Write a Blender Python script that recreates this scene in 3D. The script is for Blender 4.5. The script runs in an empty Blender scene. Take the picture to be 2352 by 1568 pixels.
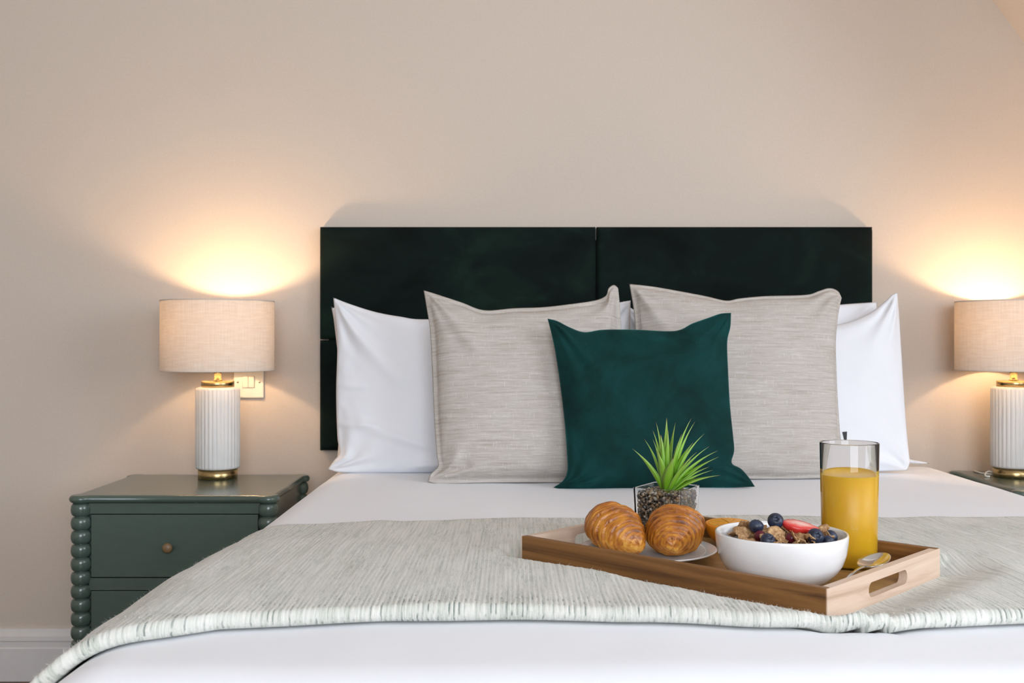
import bpy, bmesh, math, random
import numpy as np
from mathutils import Vector, Matrix, noise

PI = math.pi
random.seed(7)
scene = bpy.context.scene
COL = scene.collection

# ------------------------------------------------------------------ camera, world, light, exposure
CAM_Z = 0.97            # lens height above the floor
CAM_D = 3.025           # distance from the lens to the wall behind the bed (wall at y = 0)
cam_data = bpy.data.cameras.new('camera')
cam = bpy.data.objects.new('camera', cam_data)
COL.objects.link(cam)
cam.location = (0, -CAM_D, CAM_Z)
cam.rotation_euler = (PI / 2, 0, 0)
cam_data.sensor_width = 36
cam_data.lens = 36 * 2420 / 2352
cam_data.clip_start = 0.02
cam_data.dof.use_dof = True
cam_data.dof.focus_distance = 1.75
cam_data.dof.aperture_fstop = 11
scene.camera = cam

world = bpy.data.worlds.new('world')
scene.world = world
world.use_nodes = True
bg = world.node_tree.nodes['Background']
bg.inputs[0].default_value = (0.75, 0.86, 1.0, 1)
bg.inputs[1].default_value = 1.0


def area_light(name, loc, rot, sx, sy, power, color):
    l = bpy.data.lights.new(name, 'AREA')
    l.shape = 'RECTANGLE'; l.size = sx; l.size_y = sy
    l.energy = power; l.color = color
    o = bpy.data.objects.new(name, l)
    COL.objects.link(o)
    o.location = loc; o.rotation_euler = rot
    return o


# daylight by the right window; the unseen front window is added for frontal fill
area_light('daylight_right_window', (3.02, -3.1, 1.65), (0, PI / 2, 0), 1.5, 1.7, 50, (0.83, 0.91, 1.0))
area_light('fill_front_window', (0.55, -5.62, 1.70), (PI / 2, 0, 0), 2.2, 1.5, 84, (0.87, 0.93, 1.0))
LAMP_GLOW = 225         # radiance of the two lamp bulbs

scene.view_settings.view_transform = 'Standard'
scene.view_settings.look = 'None'
scene.view_settings.gamma = 1
scene.view_settings.use_curve_mapping = False
scene.view_settings.exposure = 0.37


# ------------------------------------------------------------------ helpers
def link(o, parent=None):
    COL.objects.link(o)
    if parent:
        o.parent = parent
    return o


def mesh_obj(name, verts, faces, material, parent=None, smooth=True, loc=(0, 0, 0), rot=(0, 0, 0), uvs=None, cols=None):
    me = bpy.data.meshes.new(name)
    me.from_pydata([tuple(v) for v in verts], [], faces)
    me.validate()
    bm = bmesh.new(); bm.from_mesh(me)
    bmesh.ops.recalc_face_normals(bm, faces=bm.faces)
    bm.to_mesh(me); bm.free()
    if smooth:
        me.polygons.foreach_set('use_smooth', [True] * len(me.polygons))
    if uvs is not None:
        lay = me.uv_layers.new(name='UVMap')
        li = np.empty(len(me.loops), dtype=np.int32); me.loops.foreach_get('vertex_index', li)
        lay.data.foreach_set('uv', np.asarray(uvs, dtype=np.float32)[li].ravel())
    if cols is not None:
        at = me.color_attributes.new('tone', 'FLOAT_COLOR', 'POINT')
        at.data.foreach_set('color', np.asarray(cols, dtype=np.float32).ravel())
    me.update()
    o = bpy.data.objects.new(name, me)
    if material:
        me.materials.append(material)
    o.location = loc; o.rotation_euler = rot
    return link(o, parent)


def bm_obj(name, bm, material, parent=None, smooth=False, loc=(0, 0, 0), rot=(0, 0, 0)):
    me = bpy.data.meshes.new(name)
    bmesh.ops.recalc_face_normals(bm, faces=bm.faces)
    bm.to_mesh(me); bm.free()
    if smooth:
        me.polygons.foreach_set('use_smooth', [True] * len(me.polygons))
    me.materials.append(material)
    o = bpy.data.objects.new(name, me)
    o.location = loc; o.rotation_euler = rot
    return link(o, parent)


def empty(name, loc=(0, 0, 0), rot=(0, 0, 0)):
    o = bpy.data.objects.new(name, None)
    o.empty_display_size = 0.05
    o.location = loc; o.rotation_euler = rot
    return link(o)


def tag(o, label, cat, group=None):
    o['label'] = label; o['category'] = cat
    if group:
        o['group'] = group
    return o


def structure(o, label=None):
    o['kind'] = 'structure'
    if label:
        o['label'] = label
    return o


def bm_box(bm, x0, x1, y0, y1, z0, z1):
    r = bmesh.ops.create_cube(bm, size=1)
    for v in r['verts']:
        v.co = Vector(((x0 + x1) / 2 + v.co.x * (x1 - x0), (y0 + y1) / 2 + v.co.y * (y1 - y0), (z0 + z1) / 2 + v.co.z * (z1 - z0)))
    return r['verts']


def box(name, x0, x1, y0, y1, z0, z1, material, parent=None, bevel=0.0, seg=2, loc=(0, 0, 0), rot=(0, 0, 0)):
    bm = bmesh.new()
    bm_box(bm, x0, x1, y0, y1, z0, z1)
    if bevel:
        bmesh.ops.bevel(bm, geom=list(bm.edges), offset=bevel, segments=seg, affect='EDGES', profile=0.5)
    return bm_obj(name, bm, material, parent, smooth=False, loc=loc, rot=rot)


def lathe(name, profile, material, parent=None, seg=48, loc=(0, 0, 0), rot=(0, 0, 0), rfun=None, smooth=True, close=False):
    """profile: list of (r, z); rfun(angle, r, z) may modulate the radius."""
    verts, faces = [], []
    n = len(profile)
    for i in range(seg):
        a = 2 * PI * i / seg
        for r, z in profile:
            rr = rfun(a, r, z) if rfun else r
            verts.append((rr * math.cos(a), rr * math.sin(a), z))
    for i in range(seg):
        j = (i + 1) % seg
        for k in range(n - 1 if not close else n):
            k2 = (k + 1) % n
            faces.append((i * n + k, j * n + k, j * n + k2, i * n + k2))
    o = mesh_obj(name, verts, faces, material, parent, smooth, loc, rot)
    bm = bmesh.new(); bm.from_mesh(o.data)
    bmesh.ops.remove_doubles(bm, verts=bm.verts, dist=1e-6)
    bmesh.ops.recalc_face_normals(bm, faces=bm.faces)
    bm.to_mesh(o.data); bm.free()
    return o


def tube(name, pts, radius, material, parent=None, seg=8):
    verts, faces = [], []
    n = len(pts)
    P = [Vector(p) for p in pts]
    for i, p in enumerate(P):
        t = (P[min(i + 1, n - 1)] - P[max(i - 1, 0)]).normalized()
        up = Vector((0, 0, 1)) if abs(t.z) < 0.9 else Vector((1, 0, 0))
        s = t.cross(up).normalized(); u = s.cross(t)
        r = radius(i / (n - 1)) if callable(radius) else radius
        for k in range(seg):
            a = 2 * PI * k / seg
            verts.append(p + (s * math.cos(a) + u * math.sin(a)) * r)
    for i in range(n - 1):
        for k in range(seg):
            k2 = (k + 1) % seg
            faces.append((i * seg + k, i * seg + k2, (i + 1) * seg + k2, (i + 1) * seg + k))
    faces.append(tuple(range(seg))); faces.append(tuple((n - 1) * seg + k for k in range(seg)))
    return mesh_obj(name, verts, faces, material, parent)


def smoothstep(a, b, x):
    t = min(1, max(0, (x - a) / (b - a)))
    return t * t * (3 - 2 * t)


def interp(tab, x):
    return float(np.interp(x, [t[0] for t in tab], [t[1] for t in tab]))


# ------------------------------------------------------------------ materials
class NT:
    def __init__(self, name):
        self.m = bpy.data.materials.new(name); self.m.use_nodes = True
        self.t = self.m.node_tree; self.t.nodes.clear()
        self.out = self.n('ShaderNodeOutputMaterial')

    def n(self, kind, **kw):
        nd = self.t.nodes.new(kind)
        for k, v in kw.items():
            setattr(nd, k, v)
        return nd

    def l(self, a, b):
        self.t.links.new(a, b)

    def principled(self, color=None, rough=0.5, **kw):
        p = self.n('ShaderNodeBsdfPrincipled')
        if color is not None:
            p.inputs['Base Color'].default_value = (*color, 1)
        p.inputs['Roughness'].default_value = rough
        for k, v in kw.items():
            p.inputs[k.replace('_', ' ')].default_value = v
        self.l(p.outputs[0], self.out.inputs[0])
        return p

    def coord(self, kind='Object', scale=(1, 1, 1), rot=(0, 0, 0)):
        c = self.n('ShaderNodeTexCoord'); mp = self.n('ShaderNodeMapping')
        mp.inputs['Scale'].default_value = scale; mp.inputs['Rotation'].default_value = rot
        self.l(c.outputs[kind], mp.inputs[0])
        return mp.outputs[0]

    def noise(self, vec, scale=5, detail=3, rough=0.5, distortion=0.0):
        t = self.n('ShaderNodeTexNoise')
        t.inputs['Scale'].default_value = scale; t.inputs['Detail'].default_value = detail
        t.inputs['Roughness'].default_value = rough; t.inputs['Distortion'].default_value = distortion
        self.l(vec, t.inputs['Vector'])
        return t.outputs[0]

    def ramp(self, fac, stops, interp='LINEAR'):
        r = self.n('ShaderNodeValToRGB'); r.color_ramp.interpolation = interp
        e = r.color_ramp.elements
        while len(e) < len(stops):
            e.new(0.5)
        for i, (p, c) in enumerate(stops):
            e[i].position = p
            e[i].color = (*c, 1) if len(c) == 3 else c
        self.l(fac, r.inputs[0])
        return r.outputs[0]

    def mix(self, fac, a, b, mode='MIX'):
        m = self.n('ShaderNodeMix', data_type='RGBA', blend_type=mode)
        for s, v in ((0, fac), (6, a), (7, b)):
            if hasattr(v, 'links') or hasattr(v, 'is_linked'):
                self.l(v, m.inputs[s])
            elif isinstance(v, (int, float)):
                m.inputs[s].default_value = v
            else:
                m.inputs[s].default_value = (*v, 1)
        return m.outputs[2]

    def math(self, op, a, b=0.0, clamp=False):
        m = self.n('ShaderNodeMath', operation=op, use_clamp=clamp)
        for i, v in enumerate((a, b)):
            if isinstance(v, (int, float)):
                m.inputs[i].default_value = v
            else:
                self.l(v, m.inputs[i])
        return m.outputs[0]

    def bump(self, p, height, strength=0.3, dist=0.002):
        b = self.n('ShaderNodeBump')
        b.inputs['Strength'].default_value = strength; b.inputs['Distance'].default_value = dist
        self.l(height, b.inputs['Height'])
        self.l(b.outputs[0], p.inputs['Normal'])


M = {}


def simple(name, color, rough=0.5, bump=None, **kw):
    t = NT(name); p = t.principled(color, rough, **kw)
    v = t.coord('Object')
    nz = t.noise(v, bump[0] if bump else 30, 3)
    c = t.mix(nz, tuple(x * 0.94 for x in color), tuple(min(1, x * 1.06) for x in color))
    t.l(c, p.inputs['Base Color'])
    if bump:
        t.bump(p, nz, bump[1], bump[2])
    M[name] = t.m
    return t.m


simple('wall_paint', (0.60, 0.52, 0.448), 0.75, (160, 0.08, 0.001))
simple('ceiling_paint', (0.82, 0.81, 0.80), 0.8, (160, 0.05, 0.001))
simple('vault_lit_paint', (0.80, 0.71, 0.63), 0.8, (160, 0.05, 0.001))  # ceiling white, with lamplight on the vault put in as a warm tint
simple('white_gloss', (0.70, 0.68, 0.67), 0.35)
simple('switch_plastic', (0.80, 0.77, 0.70), 0.3)
simple('ceramic_matt', (0.68, 0.67, 0.655), 0.42)
simple('porcelain', (0.77, 0.76, 0.76), 0.12, Coat_Weight=0.3, Coat_Roughness=0.05)
simple('knob_wood', (0.20, 0.125, 0.06), 0.38)
simple('steel', (0.62, 0.61, 0.60), 0.12, Metallic=1.0)
simple('screw_metal', (0.45, 0.42, 0.36), 0.35, Metallic=1.0)
simple('cord_plastic', (0.75, 0.73, 0.69), 0.4)
simple('label_black', (0.012, 0.012, 0.014), 0.6)
simple('divan_fabric', (0.16, 0.16, 0.16), 0.9, (300, 0.2, 0.001))
simple('mattress_fabric', (0.75, 0.74, 0.72), 0.85)
simple('near_black', (0.006, 0.008, 0.008), 0.8)


def m_brass():
    t = NT('brass'); p = t.principled((0.44, 0.32, 0.15), 0.30, Metallic=1.0, Anisotropic=0.4)
    nz = t.noise(t.coord('Object', (1, 1, 40)), 40, 4)
    r = t.math('MULTIPLY_ADD', nz, 0.15); t.l(t.math('ADD', t.math('MULTIPLY', nz, 0.2), 0.16), p.inputs['Roughness'])
    M['brass'] = t.m


m_brass()


def m_night():
    t = NT('green_lacquer'); p = t.principled((0.062, 0.094, 0.078), 0.2, Coat_Weight=0.35, Coat_Roughness=0.12)
    nz = t.noise(t.coord('Object', (8, 30, 30)), 3, 4)
    t.l(t.mix(nz, (0.055, 0.084, 0.070), (0.070, 0.104, 0.087)), p.inputs['Base Color'])
    t.l(t.math('ADD', t.math('MULTIPLY', nz, 0.10), 0.20), p.inputs['Roughness'])
    M['green_lacquer'] = t.m


m_night()


def m_headboard():
    t = NT('headboard_velvet'); p = t.principled((0.004, 0.014, 0.012), 0.85)
    v = t.coord('Object', (1, 1, 1.6))
    big = t.noise(v, 4.5, 4, 0.55, 0.6)
    c = t.ramp(big, [(0.36, (0.0014, 0.0040, 0.0036)), (0.55, (0.003, 0.0095, 0.008)), (0.72, (0.007, 0.020, 0.013))])
    t.l(c, p.inputs['Base Color'])
    t.l(t.ramp(big, [(0.42, (0.015,) * 3), (0.70, (0.17,) * 3)]), p.inputs['Sheen Weight'])
    p.inputs['Sheen Roughness'].default_value = 0.45
    p.inputs['Sheen Tint'].default_value = (0.22, 0.42, 0.32, 1)
    p.inputs['Specular IOR Level'].default_value = 0.15
    t.bump(p, t.noise(t.coord('Object'), 700, 2), 0.2, 0.0006)
    M['headboard_velvet'] = t.m


m_headboard()


def m_green_cushion():
    t = NT('green_velvet'); p = t.principled((0.006, 0.06, 0.055), 0.8)
    v = t.coord('UV', (1, 1, 1))
    big = t.noise(v, 8, 6, 0.62, 0.5)
    fine = t.noise(t.coord('UV', (260, 620, 1)), 1, 3)
    c = t.ramp(big, [(0.33, (0.0025, 0.018, 0.017)), (0.50, (0.004, 0.038, 0.036)), (0.68, (0.006, 0.062, 0.060))])
    c = t.mix(t.math('MULTIPLY', fine, 0.75), c, (0.003, 0.022, 0.021))
    t.l(c, p.inputs['Base Color'])
    t.l(t.ramp(big, [(0.38, (0.06,) * 3), (0.68, (0.42,) * 3)]), p.inputs['Sheen Weight'])
    p.inputs['Sheen Roughness'].default_value = 0.38
    p.inputs['Sheen Tint'].default_value = (0.05, 0.55, 0.56, 1)
    p.inputs['Specular IOR Level'].default_value = 0.12
    t.bump(p, fine, 0.4, 0.0012)
    M['green_velvet'] = t.m


m_green_cushion()


def m_linen():
    t = NT('slub_linen'); p = t.principled((0.5, 0.45, 0.39), 0.9)
    lines = t.noise(t.coord('UV', (9, 210, 1)), 1.0, 4, 0.62, 0.1)
    fine = t.noise(t.coord('UV', (40, 700, 1)), 1.0, 2, 0.5)
    vert = t.noise(t.coord('UV', (520, 42, 1)), 1.0, 2, 0.5)
    weave = t.noise(t.coord('UV', (900, 900, 1)), 1.0, 2, 0.6)
    c = t.ramp(lines, [(0.30, (0.38, 0.325, 0.275)), (0.43, (0.50, 0.455, 0.415)), (0.56, (0.555, 0.515, 0.48)), (0.68, (0.63, 0.595, 0.565))])
    c = t.mix(t.ramp(fine, [(0.42, (0, 0, 0)), (0.62, (0.5,) * 3)]), c, (0.40, 0.35, 0.305))
    c = t.mix(t.ramp(vert, [(0.63, (0, 0, 0)), (0.69, (0.55,) * 3)]), c, (0.74, 0.71, 0.66))
    c = t.mix(t.math('MULTIPLY', weave, 0.28), c, (0.42, 0.385, 0.345))
    t.l(c, p.inputs['Base Color'])
    h = t.math('ADD', t.math('MULTIPLY', lines, 1.0), t.math('MULTIPLY', weave, 0.5))
    t.bump(p, h, 0.5, 0.0018)
    M['slub_linen'] = t.m


m_linen()


def m_cotton(name, col):
    t = NT(name); p = t.principled(col, 0.85, Sheen_Weight=0.1)
    nz = t.noise(t.coord('Object'), 12, 4, 0.6)
    w = t.noise(t.coord('Object'), 900, 1)
    t.l(t.mix(nz, tuple(c * 0.975 for c in col), col), p.inputs['Base Color'])
    t.bump(p, t.math('ADD', t.math('MULTIPLY', nz, 1.0), t.math('MULTIPLY', w, 0.06)), 0.10, 0.006)
    M[name] = t.m


m_cotton('white_cotton', (0.80, 0.81, 0.85))
m_cotton('duvet_cotton', (0.83, 0.84, 0.875))

RIB = 0.0062            # knit rib spacing of the throw


def m_throw():
    t = NT('heather_wool'); p = t.principled((0.6, 0.58, 0.52), 0.95, Sheen_Weight=0.12, Sheen_Roughness=0.6)
    streak = t.noise(t.coord('UV', (240, 6, 1)), 1.0, 3, 0.6, 0.1)
    streak2 = t.noise(t.coord('UV', (560, 26, 1)), 1.0, 2, 0.6)
    patch = t.noise(t.coord('UV', (22, 7, 1)), 1.0, 3, 0.6, 0.3)
    dash = t.noise(t.coord('UV', (95, 55, 1)), 1.0, 2, 0.55)
    tc = t.n('ShaderNodeTexCoord'); sx = t.n('ShaderNodeSeparateXYZ'); t.l(tc.outputs['UV'], sx.inputs[0])
    wob = t.math('MULTIPLY', t.math('SUBTRACT', t.noise(t.coord('UV', (60, 120, 1)), 1.0, 2), 0.5), 0.5)
    fr = t.math('FRACT', t.math('ADD', t.math('DIVIDE', sx.outputs[0], RIB), wob))
    valley = t.ramp(t.math('ABSOLUTE', t.math('SUBTRACT', fr, 0.5)), [(0.27, (0, 0, 0)), (0.42, (1, 1, 1))])
    c = t.ramp(streak, [(0.34, (0.48, 0.495, 0.44)), (0.45, (0.61, 0.61, 0.56)), (0.58, (0.67, 0.66, 0.61)), (0.70, (0.72, 0.71, 0.67))])
    mask = t.math('MULTIPLY', t.ramp(patch, [(0.42, (0, 0, 0)), (0.66, (1, 1, 1))]), t.ramp(streak2, [(0.46, (0, 0, 0)), (0.60, (0.75,) * 3)]))
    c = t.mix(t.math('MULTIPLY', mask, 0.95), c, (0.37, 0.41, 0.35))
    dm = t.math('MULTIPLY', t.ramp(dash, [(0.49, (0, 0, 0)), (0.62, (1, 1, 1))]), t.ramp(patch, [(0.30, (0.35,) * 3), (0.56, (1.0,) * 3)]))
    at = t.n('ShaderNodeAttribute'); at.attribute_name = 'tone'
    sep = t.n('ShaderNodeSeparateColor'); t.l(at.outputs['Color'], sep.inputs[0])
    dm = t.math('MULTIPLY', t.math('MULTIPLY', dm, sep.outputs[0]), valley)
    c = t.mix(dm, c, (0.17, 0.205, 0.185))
    t.l(c, p.inputs['Base Color'])
    fuzz = t.noise(t.coord('UV', (700, 300, 1)), 1.0, 3, 0.7)
    t.bump(p, t.math('ADD', t.math('MULTIPLY', streak, 0.6), fuzz), 0.45, 0.002)
    M['heather_wool'] = t.m
    f = NT('wool_fibre'); q = f.principled((0.62, 0.61, 0.56), 0.95)
    f.l(f.mix(f.noise(f.coord('Object'), 60, 2), (0.62, 0.62, 0.57), (0.80, 0.78, 0.73)), q.inputs['Base Color'])
    M['wool_fibre'] = f.m


m_throw()


def m_wood(name, dark, mid, light, along=0, rough=0.5, scale=1.0):
    t = NT(name); p = t.principled(mid, rough)
    sc = [26 * scale, 26 * scale, 26 * scale]; sc[along] = 1.6 * scale
    v = t.coord('Object', tuple(sc))
    g = t.noise(v, 1.6, 6, 0.62, 1.1)
    fine = t.noise(t.coord('Object', tuple(s * 9 if i != along else s * 3 for i, s in enumerate(sc))), 1.0, 3)
    c = t.ramp(g, [(0.30, dark), (0.47, mid), (0.60, tuple((a + b) / 2 for a, b in zip(mid, light))), (0.72, light)])
    c = t.mix(t.math('MULTIPLY', fine, 0.35), c, dark)
    t.l(c, p.inputs['Base Color'])
    t.bump(p, fine, 0.15, 0.0008)
    M[name] = t.m


m_wood('acacia_long', (0.065, 0.024, 0.005), (0.215, 0.092, 0.022), (0.33, 0.155, 0.045), 0)
m_wood('acacia_short', (0.46, 0.31, 0.215), (0.66, 0.49, 0.375), (0.76, 0.61, 0.49), 1)
m_wood('acacia_base', (0.24, 0.12, 0.035), (0.38, 0.205, 0.065), (0.48, 0.28, 0.10), 0)
m_wood('floor_wood', (0.05, 0.022, 0.010), (0.11, 0.05, 0.022), (0.16, 0.08, 0.036), 1, 0.4, 0.3)


def m_glass(name, col=(1, 1, 1), ior=1.46):
    t = NT(name); t.principled(col, 0.0, Transmission_Weight=1.0, IOR=ior)
    M[name] = t.m


m_glass('clear_glass', (1, 1, 1), 1.32)
m_glass('clear_acrylic', (1, 1, 1), 1.3)


def m_pane():
    t = NT('window_pane')
    a = t.n('ShaderNodeBsdfTransparent'); b = t.n('ShaderNodeBsdfGlossy'); b.inputs['Roughness'].default_value = 0.02
    mx = t.n('ShaderNodeMixShader'); mx.inputs[0].default_value = 0.06
    t.l(a.outputs[0], mx.inputs[1]); t.l(b.outputs[0], mx.inputs[2]); t.l(mx.outputs[0], t.out.inputs[0])
    M['window_pane'] = t.m


m_pane()


def m_juice():
    t = NT('orange_juice'); p = t.principled((0.86, 0.40, 0.012), 0.35, Subsurface_Weight=0.35, Subsurface_Scale=0.012)
    p.inputs['Subsurface Radius'].default_value = (1.0, 0.55, 0.1)
    nz = t.noise(t.coord('Object', (1, 1, 0.5)), 25, 3)
    t.l(t.mix(nz, (0.84, 0.48, 0.012), (0.90, 0.55, 0.03)), p.inputs['Base Color'])
    M['orange_juice'] = t.m


m_juice()


def m_shade():
    t = NT('shade_linen')
    v = t.coord('UV', (1, 1, 1))
    w = t.math('ADD', t.noise(t.coord('UV', (420, 12, 1)), 1.0, 2), t.noise(t.coord('UV', (24, 190, 1)), 1.0, 2))
    c = t.ramp(t.math('MULTIPLY', w, 0.5), [(0.35, (0.72, 0.64, 0.56)), (0.65, (0.82, 0.76, 0.69))])
    d = t.n('ShaderNodeBsdfDiffuse'); tr = t.n('ShaderNodeBsdfTranslucent')
    t.l(c, d.inputs[0]); t.l(c, tr.inputs[0])
    mx = t.n('ShaderNodeMixShader'); mx.inputs[0].default_value = 0.19
    t.l(d.outputs[0], mx.inputs[1]); t.l(tr.outputs[0], mx.inputs[2]); t.l(mx.outputs[0], t.out.inputs[0])
    M['shade_linen'] = t.m
    t = NT('shade_lining'); d = t.n('ShaderNodeBsdfDiffuse'); d.inputs[0].default_value = (0.85, 0.80, 0.72, 1)
    tr = t.n('ShaderNodeBsdfTranslucent'); tr.inputs[0].default_value = (0.85, 0.74, 0.58, 1)
    mx = t.n('ShaderNodeMixShader'); mx.inputs[0].default_value = 0.22
    t.l(d.outputs[0], mx.inputs[1]); t.l(tr.outputs[0], mx.inputs[2]); t.l(mx.outputs[0], t.out.inputs[0])
    M['shade_lining'] = t.m
    t = NT('bulb_glow'); e = t.n('ShaderNodeEmission'); e.inputs[0].default_value = (1.0, 0.665, 0.37, 1); e.inputs[1].default_value = LAMP_GLOW
    t.l(e.outputs[0], t.out.inputs[0]); M['bulb_glow'] = t.m


m_shade()


def m_leaf():
    t = NT('succulent_leaf'); p = t.principled((0.1, 0.3, 0.02), 0.38, Subsurface_Weight=0.1, Subsurface_Scale=0.004)
    c = t.n('ShaderNodeTexCoord'); s = t.n('ShaderNodeSeparateXYZ'); t.l(c.outputs['UV'], s.inputs[0])
    nz = t.noise(t.coord('UV', (6, 3, 1)), 3, 3)
    pos = t.math('ADD', s.outputs[1], t.math('MULTIPLY', t.math('SUBTRACT', nz, 0.5), 0.18))
    col = t.ramp(pos, [(0.0, (0.09, 0.22, 0.012)), (0.25, (0.16, 0.36, 0.015)), (0.72, (0.24, 0.46, 0.05)), (0.90, (0.32, 0.48, 0.12)), (0.985, (0.20, 0.10, 0.05))])
    edge = t.math('ABSOLUTE', t.math('SUBTRACT', s.outputs[0], 0.5))
    col = t.mix(t.ramp(edge, [(0.40, (0, 0, 0)), (0.5, (0.5,) * 3)]), col, (0.42, 0.58, 0.20))
    t.l(col, p.inputs['Base Color'])
    M['succulent_leaf'] = t.m


m_leaf()


def m_pebble():
    t = NT('pebbles'); p = t.principled((0.2, 0.16, 0.12), 0.4)
    at = t.n('ShaderNodeAttribute'); at.attribute_name = 'tone'
    t.l(at.outputs['Color'], p.inputs['Base Color'])
    M['pebbles'] = t.m


m_pebble()


def m_croissant():
    t = NT('croissant_crust'); p = t.principled((0.5, 0.25, 0.06), 0.42, Coat_Weight=0.15, Coat_Roughness=0.3)
    at = t.n('ShaderNodeAttribute'); at.attribute_name = 'tone'
    sep = t.n('ShaderNodeSeparateColor'); t.l(at.outputs['Color'], sep.inputs[0])
    nz = t.noise(t.coord('Object', (1, 1, 1)), 55, 5, 0.65, 0.4)
    big = t.noise(t.coord('Object', (1, 1, 1)), 22, 3, 0.5)
    f = t.math('ADD', t.math('MULTIPLY', sep.outputs[0], 0.62), t.math('ADD', t.math('MULTIPLY', nz, 0.40), t.math('MULTIPLY', big, 0.30)))
    c = t.ramp(f, [(0.26, (0.72, 0.39, 0.075)), (0.44, (0.58, 0.24, 0.026)), (0.62, (0.38, 0.12, 0.011)), (0.85, (0.13, 0.035, 0.007))])
    t.l(c, p.inputs['Base Color'])
    t.bump(p, nz, 0.35, 0.0015)
    M['croissant_crust'] = t.m


m_croissant()


def m_food():
    t = NT('bran_flake'); p = t.principled((0.4, 0.22, 0.09), 0.7)
    nz = t.noise(t.coord('Object'), 260, 4, 0.6)
    t.l(t.ramp(nz, [(0.32, (0.24, 0.115, 0.045)), (0.52, (0.46, 0.27, 0.125)), (0.70, (0.62, 0.42, 0.23))]), p.inputs['Base Color'])
    t.bump(p, nz, 0.5, 0.0015); M['bran_flake'] = t.m
    t = NT('blueberry_skin'); p = t.principled((0.012, 0.016, 0.04), 0.42)
    nz = t.noise(t.coord('Object'), 120, 4, 0.6)
    t.l(t.ramp(nz, [(0.35, (0.008, 0.009, 0.020)), (0.70, (0.030, 0.045, 0.095))]), p.inputs['Base Color']); M['blueberry_skin'] = t.m
    simple('berry_crown', (0.006, 0.006, 0.012), 0.7)
    t = NT('cranberry_skin'); t.principled((0.10, 0.006, 0.018), 0.25); M['cranberry_skin'] = t.m
    t = NT('strawberry_flesh'); p = t.principled((0.6, 0.05, 0.04), 0.28)
    at = t.n('ShaderNodeAttribute'); at.attribute_name = 'tone'
    sep = t.n('ShaderNodeSeparateColor'); t.l(at.outputs['Color'], sep.inputs[0])
    nz = t.noise(t.coord('Object', (60, 260, 60)), 1.0, 3, 0.6, 0.5)
    f = t.math('ADD', sep.outputs[0], t.math('MULTIPLY', t.math('SUBTRACT', nz, 0.5), 0.7))
    t.l(t.ramp(f, [(0.0, (0.50, 0.022, 0.018)), (0.35, (0.62, 0.06, 0.05)), (0.62, (0.72, 0.24, 0.20)), (0.9, (0.80, 0.60, 0.55))]), p.inputs['Base Color'])
    t.bump(p, nz, 0.3, 0.001); M['strawberry_flesh'] = t.m
    simple('strawberry_seed', (0.55, 0.36, 0.10), 0.5)
    simple('orange_rind', (0.80, 0.27, 0.008), 0.4, (420, 0.35, 0.001))
    simple('orange_pith', (0.85, 0.60, 0.25), 0.6)
    t = NT('orange_pulp'); p = t.principled((0.88, 0.36, 0.01), 0.25, Subsurface_Weight=0.2, Subsurface_Scale=0.005)
    nz = t.noise(t.coord('Object'), 300, 4)
    t.l(t.mix(nz, (0.78, 0.28, 0.005), (0.93, 0.46, 0.03)), p.inputs['Base Color']); t.bump(p, nz, 0.4, 0.001); M['orange_pulp'] = t.m


m_food()

# ------------------------------------------------------------------ the room
X0, X1, Y1, ZC = -2.3, 3.0, -5.6, 2.58
ALC = -0.9                                   # the vaulted recess over the bed is this deep
structure(box('floor', X0, X1, Y1, 0, -0.05, 0, M['floor_wood']), 'dark brown wooden floor')
structure(box('wall_back', X0, X1, 0, 0.1, 0, ZC, M['wall_paint']), 'warm off-white painted wall behind the bed')
structure(box('wall_left', X0 - 0.1, X0, Y1, 0, 0, ZC, M['wall_paint']))
structure(box('ceiling', X0, X1, Y1, 0, ZC, ZC + 0.1, M['ceiling_paint']))

# curved vault on the right of the bed that meets the back wall along an arc
VC, VR = (0.032, 0.83), 1.75
prof = [(VC[0] + VR * math.sin(a), VC[1] + VR * math.cos(a)) for a in np.linspace(0, PI / 2, 64)]
prof += [(VC[0] + VR, 0), (X1, 0), (X1, ZC)]
nv = len(prof)
verts = [(x, -0.0, z) for x, z in prof] + [(x, ALC, z) for x, z in prof]
faces = [tuple(range(nv)), tuple(range(nv, 2 * nv))] + [(i, (i + 1) % nv, nv + (i + 1) % nv, nv + i) for i in range(nv)]
wr = mesh_obj('wall_right', verts, faces, M['vault_lit_paint'], smooth=False)
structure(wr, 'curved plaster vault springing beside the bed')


def wall_with_opening(name, axis, c0, c1, a0, a1, z0, z1, A0, A1, material):
    """wall slab c0..c1 across, spanning a0..a1 / 0..ZC with an opening A0..A1 / z0..z1"""
    bm = bmesh.new()
    for (p0, p1, q0, q1) in ((a0, A0, 0, ZC), (A1, a1, 0, ZC), (A0, A1, 0, z0), (A0, A1, z1, ZC)):
        if axis == 'x':
            bm_box(bm, c0, c1, p0, p1, q0, q1)
        else:
            bm_box(bm, p0, p1, c0, c1, q0, q1)
    return structure(bm_obj(name, bm, material))


wall_with_opening('wall_side', 'x', X1, X1 + 0.1, Y1, ALC, 0.9, 2.4, -3.95, -2.25, M['wall_paint'])
wall_with_opening('wall_front', 'y', Y1 - 0.1, Y1, X0, X1, 0.95, 2.45, -0.55, 1.65, M['wall_paint'])


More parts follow.
